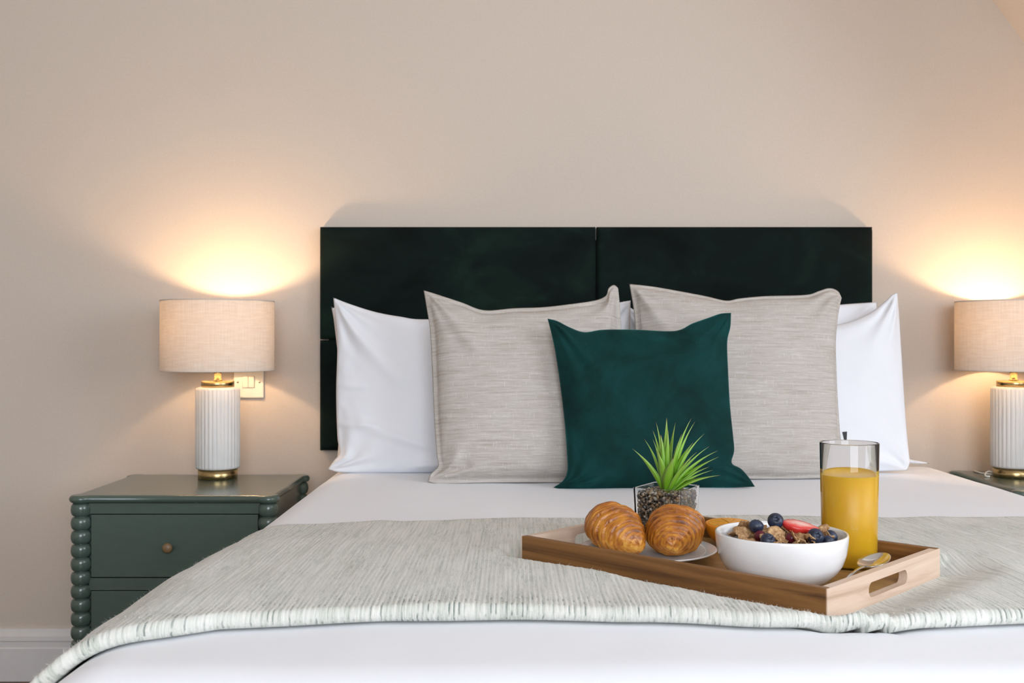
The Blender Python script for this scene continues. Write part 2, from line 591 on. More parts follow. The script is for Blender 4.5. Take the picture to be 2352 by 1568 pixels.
def window(name, axis, c, a0, a1, z0, z1):
    w = structure(empty(name))
    bm = bmesh.new()
    t = 0.05
    for (p0, p1, q0, q1) in ((a0, a0 + t, z0, z1), (a1 - t, a1, z0, z1), (a0, a1, z0, z0 + t), (a0, a1, z1 - t, z1), ((a0 + a1) / 2 - 0.02, (a0 + a1) / 2 + 0.02, z0, z1)):
        if axis == 'x':
            bm_box(bm, c + 0.04, c + 0.09, p0, p1, q0, q1)
        else:
            bm_box(bm, p0, p1, c - 0.09, c - 0.04, q0, q1)
    bm_obj('window_frame', bm, M['white_gloss'], w)
    if axis == 'x':
        box('window_pane', c + 0.06, c + 0.065, a0, a1, z0, z1, M['window_pane'], w)
    else:
        box('window_pane', a0, a1, c - 0.065, c - 0.06, z0, z1, M['window_pane'], w)


window('window_1', 'x', X1, -3.95, -2.25, 0.9, 2.4)
window('fill_window', 'y', Y1, -0.55, 1.65, 0.95, 2.45)  # unseen window added behind the camera to carry the frontal fill

# stepped skirting board along the back wall
bp = [(0, 0), (-0.018, 0), (-0.018, 0.093), (-0.0145, 0.0965), (-0.0145, 0.112), (-0.017, 0.1155), (-0.016, 0.128), (-0.011, 0.138), (-0.008, 0.148), (0, 0.148)]
verts = [(x, y, z) for x in (X0, VC[0] + VR) for y, z in bp]
n = len(bp)
faces = [tuple(range(n)), tuple(range(n, 2 * n))] + [(i, (i + 1) % n, n + (i + 1) % n, n + i) for i in range(n)]
structure(mesh_obj('baseboard_back', verts, faces, M['white_gloss'], smooth=False), 'grey-white moulded skirting board')

# ------------------------------------------------------------------ light switch on the wall
sw = tag(empty('light_switch', (-0.754, -0.0045, 0.851)), 'cream double rocker light switch on the wall behind the lamp', 'light switch')
box('plate', -0.043, 0.043, -0.0045, 0.0045, -0.043, 0.043, M['switch_plastic'], sw, 0.003)
box('rocker_gap_shade', -0.0180, 0.0180, -0.0050, -0.0040, -0.0138, 0.0198, M['screw_metal'], sw)  # darker plate that draws the shade in the gap round the rockers
for s in (-1, 1):
    bm = bmesh.new(); bm_box(bm, -0.0082, 0.0082, -0.003, 0.002, -0.016, 0.016)
    bmesh.ops.bevel(bm, geom=list(bm.edges), offset=0.001, segments=2, affect='EDGES')
    bm_obj('rocker', bm, M['switch_plastic'], sw, loc=(s * 0.0086, -0.006, 0.003), rot=(math.radians(5), 0, 0))
    lathe('screw', [(0, 0.0015), (0.0025, 0.0012), (0.0032, 0), (0.0032, -0.001)], M['screw_metal'], sw, 16, loc=(s * 0.031, -0.0045, 0.003), rot=(PI / 2, 0, 0))

# ------------------------------------------------------------------ headboard: four upholstered panels
HBX = (-0.5455, 0.2393, 1.0241)
hb = tag(empty('headboard', (0.2393, 0, 0.6607)), 'dark green velvet headboard of four padded panels against the wall', 'headboard')


def padded_panel(name, x0, x1, z0, z1, y0, y1, material, parent):
    nx, nz = 40, 24
    w, h = x1 - x0, z1 - z0
    r = 0.014
    verts, faces, idx = [], [], {}
    # front sheet with rounded shoulders
    us = [0] + [r * (1 - math.cos(a)) for a in np.linspace(0.2, PI / 2, 6)] + list(np.linspace(0.03, w - 0.03, nx)) + [w - r * (1 - math.cos(a)) for a in np.linspace(PI / 2, 0.2, 6)] + [w]
    vs = [0] + [r * (1 - math.cos(a)) for a in np.linspace(0.2, PI / 2, 6)] + list(np.linspace(0.03, h - 0.03, nz)) + [h - r * (1 - math.cos(a)) for a in np.linspace(PI / 2, 0.2, 6)] + [h]

    def shoulder(d):
        return r - math.sqrt(max(0, r * r - (r - min(d, r)) ** 2))
    for j, v in enumerate(vs):
        for i, u in enumerate(us):
            e1, e2 = shoulder(min(u, w - u)), shoulder(min(v, h - v))
            puff = 0.006 * (1 - abs(2 * u / w - 1) ** 4) * (1 - abs(2 * v / h - 1) ** 4)
            wob = 0.0012 * noise.noise(Vector(((x0 + u) * 9, 3.3, (z0 + v) * 9)))
            y = y0 + min(r * 1.0, e1 + e2) - puff + wob * min(1, min(u, w - u, v, h - v) / 0.03)
            idx[i, j] = len(verts); verts.append((x0 + u - hb.location.x, y, z0 + v - hb.location.z))
    I, J = len(us), len(vs)
    for j in range(J - 1):
        for i in range(I - 1):
            faces.append((idx[i, j], idx[i + 1, j], idx[i + 1, j + 1], idx[i, j + 1]))
    ring = [(i, 0) for i in range(I)] + [(I - 1, j) for j in range(1, J)] + [(i, J - 1) for i in range(I - 2, -1, -1)] + [(0, j) for j in range(J - 2, 0, -1)]
    base = len(verts)
    for k in ring:
        v = verts[idx[k]]; verts.append((v[0], y1, v[2]))
    m = len(ring)
    for k in range(m):
        faces.append((idx[ring[k]], idx[ring[(k + 1) % m]], base + (k + 1) % m, base + k))
    faces.append(tuple(base + k for k in range(m)))
    return mesh_obj(name, verts, faces, material, parent)


for (xa, xb) in ((HBX[0], HBX[1] - 0.0018), (HBX[1] + 0.0018, HBX[2])):
    padded_panel('panel', xa, xb, 0.9766, 1.2955, -0.042, -0.004, M['headboard_velvet'], hb)
    padded_panel('panel', xa, xb, 0.6607, 0.9736, -0.042, -0.004, M['headboard_velvet'], hb)
box('backing', HBX[0] + 0.02 - HBX[1], HBX[2] - 0.02 - HBX[1], -0.003, -0.0005, 0.01, 0.60, M['near_black'], hb)

# ------------------------------------------------------------------ bed, duvet, throw
BED = (-0.523, 1.216)        # outer sides of the duvet
ER = 0.11                    # radius of the duvet's edge roll
BZ = 0.635                   # top of the duvet
FOOT = -2.03                 # outer foot end
# the tray's frame on the bed (front corner and its two directions) - it presses a hollow into the bedding
TF = Vector((0.3718, 1.2447 - CAM_D))
TA = math.radians(136.5)
TU = Vector((math.cos(TA), math.sin(TA))); TV = Vector((math.sin(TA), -math.cos(TA)))
TL, TW, TH = 0.493, 0.339, 0.046
TZ = CAM_Z - 0.292 - TH       # underside of the tray


def dent(x, y):
    p = Vector((x, y)) - TF
    u, v = p.dot(TU), p.dot(TV)
    du = max(-u, u - TL, 0); dv = max(-v, v - TW, 0)
    d = math.hypot(du, dv)
    fall = 0.045 if v < 0 else 0.07
    if u < 0.02 and v > 0.02:
        fall = 0.10
    return 0.0205 * (1 - smoothstep(0.004, fall, d))


bed = tag(empty('bed', (0.3465, -1.04, 0)), 'double bed with mattress under the white duvet', 'bed')
box('base', -0.78, 0.78, -0.95, 0.93, 0.10, 0.32, M['divan_fabric'], bed, 0.012)
box('mattress', -0.79, 0.79, -0.955, 0.94, 0.325, 0.56, M['mattress_fabric'], bed, 0.04, 4)
for sx in (-1, 1):
    for sy in (-1, 1):
        lathe('leg', [(0, 0), (0.02, 0), (0.026, 0.102), (0, 0.102)], M['knob_wood'], bed, 20, loc=(sx * 0.70, sy * 0.85, 0))


def side_profile(lift):
    """half cross-sections: list of (x, drop) going from the left hem over the top to the right hem, grown by lift"""
    R = ER + lift
    xl, xr = BED[0] + ER, BED[1] - ER
    pts = []
    for z in np.linspace(0.42, 0.0, 18)[:-1]:
        pts.append((xl - R + 0.02 * (z / 0.42), R - lift + z))
    for a in np.linspace(0, PI / 2, 16)[:-1]:
        pts.append((xl - R * math.cos(a), R - lift - R * math.sin(a)))
    for x in np.linspace(xl, xr, 130):
        pts.append((x, -lift))
    for a in np.linspace(PI / 2, 0, 16)[1:]:
        pts.append((xr + R * math.cos(a), R - lift - R * math.sin(a)))
    for z in np.linspace(0.0, 0.42, 18)[1:]:
        pts.append((xr + R - 0.02 * (z / 0.42), R - lift + z))
    return pts


def duvet_wave(x, y):
    return 0.0035 * noise.noise(Vector((x * 3.1, y * 2.6, 0.7))) + 0.0016 * noise.noise(Vector((x * 9, y * 6, 4.2)))


def crown(x):
    c = (x - 0.3465) / 0.87
    return -0.004 * c * c


pts = side_profile(0.0)
ts = list(np.linspace(-0.115, FOOT + ER, 110)) + [FOOT + ER - ER * math.sin(a) for a in np.linspace(0.1, PI / 2, 12)] + [FOOT - 0.001 - 0.0004 * k for k in range(1, 12)]
fd = [0] * 110 + [ER - ER * math.cos(a) for a in np.linspace(0.1, PI / 2, 12)] + [ER + 0.03 * k for k in range(1, 12)]
verts, faces = [], []
for t, f in zip(ts, fd):
    for x, d in pts:
        z = BZ - d - f
        z = max(z, 0.21) + duvet_wave(x, t) * (1 if d < 0.02 else 0.4) + crown(x)
        z -= dent(x, t)
        if t > -0.17:
            z -= 0.02 * smoothstep(-0.17, -0.115, t)
        xx = x + 0.004 * noise.noise(Vector((t * 5, z * 5, 2 if x > 0 else 9))) * (1 if d > 0.03 else 0)
        if t > -0.56:                                   # tucked in beside the bedside tables
            xx = min(max(xx, BED[0] - 0.002), BED[1] + 0.002)
        verts.append((xx, t, z))
n = len(pts)
for j in range(len(ts) - 1):
    for i in range(n - 1):
        faces.append((j * n + i, j * n + i + 1, (j + 1) * n + i + 1, (j + 1) * n + i))
duvet = mesh_obj('duvet', verts, faces, M['duvet_cotton'])
sol = duvet.modifiers.new('thick', 'SOLIDIFY'); sol.thickness = 0.012; sol.offset = -1
tag(duvet, 'smooth white cotton duvet spread over the bed', 'duvet')

NEAR = [(-0.60, 1.06), (-0.523, 1.085), (-0.47, 1.145), (-0.422, 1.168), (-0.3405, 1.219), (-0.2427, 1.2337), (-0.142, 1.247), (0.0123, 1.245), (0.165, 1.2337), (0.288, 1.2136), (0.386, 1.2064), (0.597, 1.228), (0.9, 1.235), (1.3, 1.22)]
FAR = [(-0.6, 1.80), (-0.48, 1.86), (-0.40, 1.905), (-0.30, 1.925), (0.0, 1.95), (0.5, 1.975), (1.3, 1.985)]
THK = 0.019


def throw_mesh():
    # across: resampled side profile with fine steps so the knit ribs are real relief
    base = side_profile(0.003)
    arc = [0]
    for a, b in zip(base[:-1], base[1:]):
        arc.append(arc[-1] + math.hypot(b[0] - a[0], b[1] - a[1]))
    S0, S1 = 0.14, arc[-1] - 0.14
    N = int((S1 - S0) / (RIB / 4))
    ss = np.linspace(S0, S1, N)
    xs = np.interp(ss, arc, [p[0] for p in base]); ds = np.interp(ss, arc, [p[1] for p in base])
    e = 1e-3
    tx = np.interp(ss + e, arc, [p[0] for p in base]) - np.interp(ss - e, arc, [p[0] for p in base])
    td = np.interp(ss + e, arc, [p[1] for p in base]) - np.interp(ss - e, arc, [p[1] for p in base])
    ln = np.hypot(tx, td); nxv, nzv = td / ln, tx / ln        # outward normal in x / z
    # along: top from the far edge to the near roll, then round and back underneath
    K = 56
    prof = []                                     # (fraction along, extra toward viewer, height fraction, edge weight)
    prof.append((0.0, 0, 0.05, 0)); prof.append((0.0, 0.002, 0.30, 0))
    for k in range(1, K + 1):
        prof.append((k / K, 0, 1.0, 0))
    for a in np.linspace(0.25, PI, 12):
        prof.append((1.0, 0.5 * THK * 1.05 * math.sin(a), 0.5 + 0.5 * math.cos(a), 1))
    prof.append((0.93, 0, 0.02, 0))
    verts, uvs, cols, faces = [], [], [], []
    for pk, (fr, ext, hf, ew) in enumerate(prof):
        for i in range(N):
            x, d = xs[i], ds[i]
            near = interp(NEAR, x) + 0.005 * noise.noise(Vector((ss[i] * 7, 0.3, 0)))
            far = interp(FAR, x) + 0.004 * noise.noise(Vector((ss[i] * 10, 5.3, 0))) + 0.0012 * math.sin(ss[i] / 0.011)
            D = far + (near + THK * 0.5 - far) * fr - ext
            y = D - CAM_D
            thick = 0.006 + (THK - 0.006) * smoothstep(0.0, 0.55, fr)
            h = thick * hf
            roll = smoothstep(0.90, 1.0, fr)
            rib = 0.0011 * (abs(math.sin(PI * ss[i] / RIB)) - 0.5) * (0.35 + 0.65 * roll) if hf > 0.06 else 0
            soft = 0.0022 * noise.noise(Vector((x * 14, y * 11, 1.1))) + 0.0035 * noise.noise(Vector((x * 5, y * 4, 7.7)))
            if hf < 0.1 and not ew:
                soft = 0
            soft *= 1 - 0.9 * dent(x, y) / 0.0205
            hh = h + rib + soft * (hf if hf < 1 else 1)
            z = BZ - d + crown(x) + duvet_wave(x, y) * (1 if d < 0.02 else 0.4) - dent(x, y)
            verts.append((x + nxv[i] * hh, y, z + nzv[i] * hh))
            uvs.append((ss[i], y - (hf - 1) * THK))
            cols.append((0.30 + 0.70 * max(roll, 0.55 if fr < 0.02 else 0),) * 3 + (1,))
    P = len(prof)
    for j in range(P - 1):
        for i in range(N - 1):
            faces.append((j * N + i, j * N + i + 1, (j + 1) * N + i + 1, (j + 1) * N + i))
    return verts, faces, uvs, cols, N


tv, tfaces, tuv, tcol, TN = throw_mesh()
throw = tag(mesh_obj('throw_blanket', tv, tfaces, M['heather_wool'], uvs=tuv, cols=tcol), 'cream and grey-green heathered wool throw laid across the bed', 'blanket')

# loose wool fibres standing off the throw
rng = np.random.default_rng(3)
TVA = np.array(tv)
fv, ff = [], []
rows = (len(tv) // TN)
for k in range(30000):
    edge = k < 12000
    row = int(rng.integers(52, 66)) if edge else int(rng.integers(2, 60))
    i = int(rng.integers(2, TN - 3))
    p = TVA[row * TN + i]
    q = TVA[min(row + 1, rows - 2) * TN + i]; r_ = TVA[row * TN + i + 1]
    nrm = np.cross(r_ - p, p - q); L = np.linalg.norm(nrm)
    if L < 1e-12:
        continue
    nrm /= L
    if nrm[2] < 0 and row < 58:
        nrm = -nrm
    ln = rng.uniform(0.0015, 0.0042) if edge else rng.uniform(0.0015, 0.0045)
    d = nrm * rng.uniform(0.25, 0.8) + rng.normal(0, 0.6, 3)
    d /= np.linalg.norm(d)
    s = np.cross(d, rng.normal(0, 1, 3)); s /= np.linalg.norm(s); s *= 0.00009
    m = p + d * ln * 0.55 + nrm * 0.0006
    t = p + d * ln + rng.normal(0, 0.0016, 3)
    b = len(fv)
    fv += [p - s, p + s, m - s * 0.8, m + s * 0.8, t]
    ff += [(b, b + 1, b + 3, b + 2), (b + 2, b + 3, b + 4)]
me = bpy.data.meshes.new('fibres'); me.from_pydata([tuple(v) for v in fv], [], ff); me.materials.append(M['wool_fibre'])
fo = bpy.data.objects.new('fibres', me); link(fo, throw); fo['kind'] = 'stuff'

# ------------------------------------------------------------------ pillows and cushions
OUT = {
'wlf': dict(base=(0.1, -0.332, 0.635), tilt=9,
    top=[(-0.569, 0.456), (-0.529, 0.44), (-0.46, 0.418), (-0.392, 0.405), (-0.317, 0.398), (-0.073, 0.411), (0.133, 0.436), (0.211, 0.448)],
    right=[(0.211, 0.448), (0.206, 0.321), (0.205, 0.151), (0.207, 0.0)],
    bottom=[(-0.572, 0.008), (-0.518, -0.001), (-0.313, -0.001), (-0.073, -0.001), (0.207, 0.0)],
    left=[(-0.569, 0.456), (-0.561, 0.39), (-0.555, 0.321), (-0.555, 0.207), (-0.549, 0.094), (-0.542, 0.05), (-0.555, 0.032), (-0.572, 0.008)]),
'wlb': dict(base=(0.1, -0.225, 0.635), tilt=6,
    top=[(-0.588, 0.431), (-0.471, 0.395), (-0.307, 0.383), (-0.072, 0.395), (0.185, 0.422)],
    right=[(0.185, 0.422), (0.180, 0.318), (0.180, 0.143), (0.180, 0.002)],
    bottom=[(-0.567, 0.002), (-0.304, -0.001), (0.180, 0.002)],
    left=[(-0.588, 0.431), (-0.579, 0.383), (-0.565, 0.259), (-0.562, 0.085), (-0.567, 0.002)]),
'wrf': dict(base=(0.66, -0.325, 0.635), tilt=9,
    top=[(-0.312, 0.436), (-0.221, 0.407), (-0.062, 0.384), (0.12, 0.376), (0.194, 0.384), (0.241, 0.397), (0.281, 0.416), (0.317, 0.443), (0.341, 0.464), (0.355, 0.47)],
    right=[(0.355, 0.47), (0.356, 0.402), (0.356, 0.321), (0.357, 0.15), (0.36, 0.049), (0.361, 0.025), (0.353, 0.005)],
    bottom=[(-0.332, 0.0), (-0.075, 0.0), (0.204, 0.0), (0.353, 0.005)],
    left=[(-0.312, 0.436), (-0.31, 0.321), (-0.318, 0.15), (-0.332, 0.0)]),
'wrb': dict(base=(0.66, -0.225, 0.635), tilt=6,
    top=[(-0.359, 0.448), (-0.303, 0.417), (-0.044, 0.41), (0.144, 0.427), (0.227, 0.437), (0.326, 0.444)],
    right=[(0.326, 0.444), (0.327, 0.412), (0.33, 0.318), (0.338, 0.143), (0.367, 0.039), (0.451, 0.011)],
    bottom=[(-0.343, 0.001), (-0.054, -0.001), (0.351, -0.001), (0.409, -0.003), (0.451, -0.003)],
    left=[(-0.359, 0.448), (-0.344, 0.318), (-0.344, 0.143), (-0.343, 0.001)]),
'bl': dict(base=(0.02, -0.523, 0.635), tilt=13,
    top=[(-0.239, 0.474), (-0.21, 0.465), (-0.145, 0.443), (-0.089, 0.423), (-0.016, 0.428), (0.059, 0.431), (0.135, 0.44), (0.189, 0.449), (0.213, 0.461), (0.219, 0.479), (0.233, 0.488), (0.243, 0.479)],
    right=[(0.243, 0.479), (0.246, 0.436), (0.248, 0.37), (0.243, 0.272), (0.236, 0.165), (0.232, 0.06), (0.234, 0.002)],
    bottom=[(-0.22, 0.002), (-0.192, -0.003), (-0.099, -0.001), (0.005, 0.0), (0.108, 0.0), (0.234, 0.002)],
    left=[(-0.239, 0.474), (-0.228, 0.414), (-0.221, 0.37), (-0.214, 0.272), (-0.208, 0.165), (-0.2, 0.07), (-0.196, 0.039), (-0.213, 0.021), (-0.22, 0.002)]),
'br': dict(base=(0.52, -0.459, 0.635), tilt=13,
    top=[(-0.222, 0.494), (-0.162, 0.487), (-0.096, 0.475), (-0.03, 0.462), (0.022, 0.45), (0.058, 0.456), (0.124, 0.462), (0.224, 0.465), (0.258, 0.475), (0.286, 0.483), (0.307, 0.475), (0.315, 0.457)],
    right=[(0.315, 0.457), (0.304, 0.416), (0.293, 0.348), (0.289, 0.27), (0.287, 0.193), (0.287, 0.107), (0.291, 0.042), (0.297, 0.004)],
    bottom=[(-0.24, -0.0), (-0.123, -0.0), (0.036, -0.0), (0.163, -0.0), (0.297, 0.004)],
    left=[(-0.222, 0.494), (-0.212, 0.416), (-0.21, 0.326), (-0.211, 0.215), (-0.218, 0.107), (-0.24, -0.0)]),
'gr': dict(base=(0.28, -0.615, 0.635), tilt=12,
    top=[(-0.196, 0.398), (-0.173, 0.392), (-0.142, 0.376), (-0.109, 0.365), (-0.065, 0.371), (0.012, 0.371), (0.104, 0.368), (0.146, 0.386), (0.188, 0.401), (0.214, 0.41), (0.239, 0.412)],
    right=[(0.239, 0.412), (0.236, 0.378), (0.227, 0.341), (0.226, 0.274), (0.227, 0.191), (0.231, 0.12), (0.232, 0.085), (0.225, 0.057), (0.246, 0.044), (0.263, 0.024), (0.276, 0.003)],
    bottom=[(-0.186, 0.001), (-0.157, -0.002), (-0.057, -0.002), (0.043, -0.002), (0.192, 0.0), (0.276, 0.003)],
    left=[(-0.196, 0.398), (-0.186, 0.357), (-0.178, 0.315), (-0.168, 0.243), (-0.159, 0.161), (-0.154, 0.09), (-0.153, 0.04), (-0.164, 0.016), (-0.186, 0.001)]),
}


def resample(poly, n):
    """smooth (Catmull-Rom) resampling of a polyline at n+1 even steps of arc length"""
    P = [Vector(p) for p in poly]
    fine = []
    for i in range(len(P) - 1):
        p0 = P[i - 1] if i else P[0] * 2 - P[1]
        p1, p2 = P[i], P[i + 1]
        p3 = P[i + 2] if i + 2 < len(P) else P[-1] * 2 - P[-2]
        for t in np.linspace(0, 1, 12, endpoint=False):
            fine.append(0.5 * (2 * p1 + (p2 - p0) * t + (2 * p0 - 5 * p1 + 4 * p2 - p3) * t * t + (3 * p1 - p0 - 3 * p2 + p3) * t ** 3))
    fine.append(P[-1])
    arc = [0]
    for a, b in zip(fine[:-1], fine[1:]):
        arc.append(arc[-1] + (b - a).length)
    q = np.linspace(0, arc[-1], n + 1)
    return np.stack([np.interp(q, arc, [p[0] for p in fine]), np.interp(q, arc, [p[1] for p in fine])], 1)


def pillow(name, key, thick, material, n=84, flange=0.0, crease=0.006, seed=0.0, q=0.5, belly=0.15, folds=()):
    o = OUT[key]
    T, B, L, R = resample(o['top'], n), resample(o['bottom'], n), resample(o['left'][::-1], n), resample(o['right'][::-1], n)
    # warp the parameter so the rows crowd at the rim where the curvature is
    w01 = [0.5 - 0.5 * math.cos(PI * i / n) for i in range(n + 1)]
    par = [0.55 * i / n + 0.45 * w for i, w in enumerate(w01)]

    def at(E, t):
        k = min(int(t * n), n - 1); f = t * n - k
        return E[k] * (1 - f) + E[k + 1] * f
    width = np.linalg.norm(B[-1] - B[0]); height = np.linalg.norm(L[-1] - L[0])
    front, back, uv = [], [], []
    for j, v in enumerate(par):
        for i, u in enumerate(par):
            p = (1 - v) * at(B, u) + v * at(T, u) + (1 - u) * at(L, v) + u * at(R, v) - ((1 - u) * (1 - v) * B[0] + u * (1 - v) * B[-1] + (1 - u) * v * T[0] + u * v * T[-1])
            if flange:
                fu, fv_ = flange / width, flange / height
                uu = min(1, max(0, (u - fu) / (1 - 2 * fu))); vv = min(1, max(0, (v - fv_) / (1 - 2 * fv_)))
            else:
                uu, vv = u, v
            body = ((1 - abs(2 * uu - 1) ** 2.3) * (1 - abs(2 * vv - 1) ** 2.3))
            h = thick / 2 * max(0, body) ** q * (1 + belly * (0.5 - v))
            e = min(u * width, (1 - u) * width, v * height, (1 - v) * height)
            rim = min(1, e / 0.012)
            h += 0.0022 * rim if flange else 0
            # creases fanning out of the corners and along the rim
            c = 0
            for cx, cy, ph in ((0, 0, 0.3), (1, 0, 1.7), (0, 1, 2.9), (1, 1, 4.4)):
                dx, dy = (u - cx) * width, (v - cy) * height
                dd = math.hypot(dx, dy)
                c += math.sin(math.atan2(abs(dy), abs(dx)) * 11 + ph + seed) * math.exp(-dd / 0.10) * min(1, dd / 0.03)
            c += 0.55 * math.exp(-e / 0.035) * noise.noise(Vector((u * width * 38, v * height * 38, seed)))
            c += 0.55 * noise.noise(Vector((u * 4.3, v * 4.3, seed + 3)))
            for (fx0, fy0, fx1, fy1, amp, wd) in folds:
                ax, ay = fx1 - fx0, fy1 - fy0
                t = ((u - fx0) * ax + (v - fy0) * ay) / (ax * ax + ay * ay)
                tt = min(1, max(0, t))
                dist = math.hypot((u - fx0 - ax * tt) * width, (v - fy0 - ay * tt) * height)
                c += amp * math.exp(-(dist / wd) ** 2)
            d = crease * c * min(1, e / 0.02)
            front.append((p[0], -h - d, p[1])); back.append((p[0], h * 0.9 + 0.0004 - 0.3 * d * 0, p[1])); uv.append((p[0], p[1]))
    N1 = n + 1
    verts = list(front); uvs = list(uv); bi = {}
    for j in range(N1):
        for i in range(N1):
            if 0 < i < n and 0 < j < n:
                bi[i, j] = len(verts); verts.append(back[j * N1 + i]); uvs.append(uv[j * N1 + i])
            else:
                bi[i, j] = j * N1 + i
    faces = []
    for j in range(n):
        for i in range(n):
            faces.append((j * N1 + i, j * N1 + i + 1, (j + 1) * N1 + i + 1, (j + 1) * N1 + i))
            faces.append((bi[i, j], bi[i, j + 1], bi[i + 1, j + 1], bi[i + 1, j]))
    ob = mesh_obj(name, verts, faces, material, uvs=uvs, loc=o['base'], rot=(-math.radians(o['tilt']), 0, 0))
    return ob, (front, N1, par)


pw, _ = pillow('pillow', 'wlb', 0.085, M['white_cotton'], 60, seed=5.0)
tag(pw, 'white pillow behind another white one, next to the bedside table with the light switch', 'pillow', 'white bed pillows')
pw, _ = pillow('pillow', 'wlf', 0.10, M['white_cotton'], 90, seed=1.0, crease=0.009,
               folds=((0.02, 0.93, 0.22, 0.60, 1.0, 0.025), (0.30, 0.05, 0.55, 0.02, 1.0, 0.02), (0.10, 0.30, 0.42, 0.12, 0.9, 0.018), (0.0, 0.28, 0.14, 0.30, 0.5, 0.008), (0.0, 0.5, 0.10, 0.52, 0.4, 0.008)))
tag(pw, 'white pillow with pointed corner beside the beige cushion whose corner is folded over', 'pillow', 'white bed pillows')
pw, _ = pillow('pillow', 'wrb', 0.085, M['white_cotton'], 60, seed=8.0)
tag(pw, 'white pillow behind the one with the tall ear, its hem poking out at the side', 'pillow', 'white bed pillows')
pw, _ = pillow('pillow', 'wrf', 0.10, M['white_cotton'], 90, seed=2.4, crease=0.008, folds=((0.98, 0.95, 0.80, 0.60, 0.9, 0.03),))
tag(pw, 'white pillow with tall pointed ear behind the cushion with the black tag', 'pillow', 'white bed pillows')
cl, geo = pillow('cushion', 'bl', 0.125, M['slub_linen'], 96, flange=0.013, seed=3.1, crease=0.006, q=0.42,
                 folds=((0.03, 0.95, 0.22, 0.74, 1.3, 0.022), (0.02, 0.05, 0.16, 0.10, -1.2, 0.014), (0.05, 0.02, 0.12, 0.16, 0.9, 0.012), (0.93, 0.97, 0.86, 0.80, 1.0, 0.015)))
tag(cl, 'beige slub linen cushion with a corner folded over, leaning behind the green one', 'cushion', 'beige linen cushions')
cr, geo2 = pillow('cushion', 'br', 0.125, M['slub_linen'], 96, flange=0.010, seed=6.2, crease=0.005, q=0.42,
                  folds=((0.03, 0.96, 0.14, 0.74, 1.0, 0.02), (0.5, 0.99, 0.56, 0.90, -0.8, 0.02), (0.97, 0.96, 0.90, 0.84, 1.0, 0.018)))
tag(cr, 'pale beige slub linen cushion with a small black tag on its side seam', 'cushion', 'beige linen cushions')
gc, _ = pillow('cushion', 'gr', 0.11, M['green_velvet'], 96, seed=4.0, crease=0.006, q=0.5,
               folds=((0.02, 0.97, 0.20, 0.80, 1.0, 0.025), (0.97, 0.97, 0.84, 0.82, 0.9, 0.03), (0.97, 0.03, 0.84, 0.12, 1.2, 0.02), (0.03, 0.02, 0.16, 0.06, 1.2, 0.014)))
tag(gc, 'teal green velvet cushion standing in front of the beige ones', 'cushion')
# little black loop tag in the side seam
tg = mesh_obj('seam_tag', [(-0.006, -0.0007, 0.013), (0.006, -0.0007, 0.014), (0.003, -0.0007, -0.012), (-0.002, -0.0007, -0.012), (-0.006, 0.0007, 0.013), (0.006, 0.0007, 0.014), (0.003, 0.0007, -0.012), (-0.002, 0.0007, -0.012)],
              [(0, 1, 2, 3), (7, 6, 5, 4), (0, 4, 5, 1), (1, 5, 6, 2), (2, 6, 7, 3), (3, 7, 4, 0)], M['label_black'], cr, smooth=False, loc=(0.297, -0.004, 0.102))
tg['label'] = 'small black fabric tag'

# ------------------------------------------------------------------ bedside tables
NZ = 0.602


def outline_top(w, d, cr_, off=0.0):
    """lobed table-top outline: straight sides between round corner lobes"""
    a, b = w / 2 - 0.0275, d / 2 - 0.0275      # lobe centres
    r = 0.0275
    inx, iny = w / 2 - 0.011, d / 2 - 0.011    # straight sides sit a little inside the lobes
    pts = []
    th = math.acos((inx - a) / r)
    for sx, sy, a0 in ((1, 1, 0), (-1, 1, PI / 2), (-1, -1, PI), (1, -1, 3 * PI / 2)):
        for t in np.linspace(-th, PI / 2 + th, 30):
            pts.append((sx * a + r * math.cos(a0 + t), sy * b + r * math.sin(a0 + t)))
    return pts


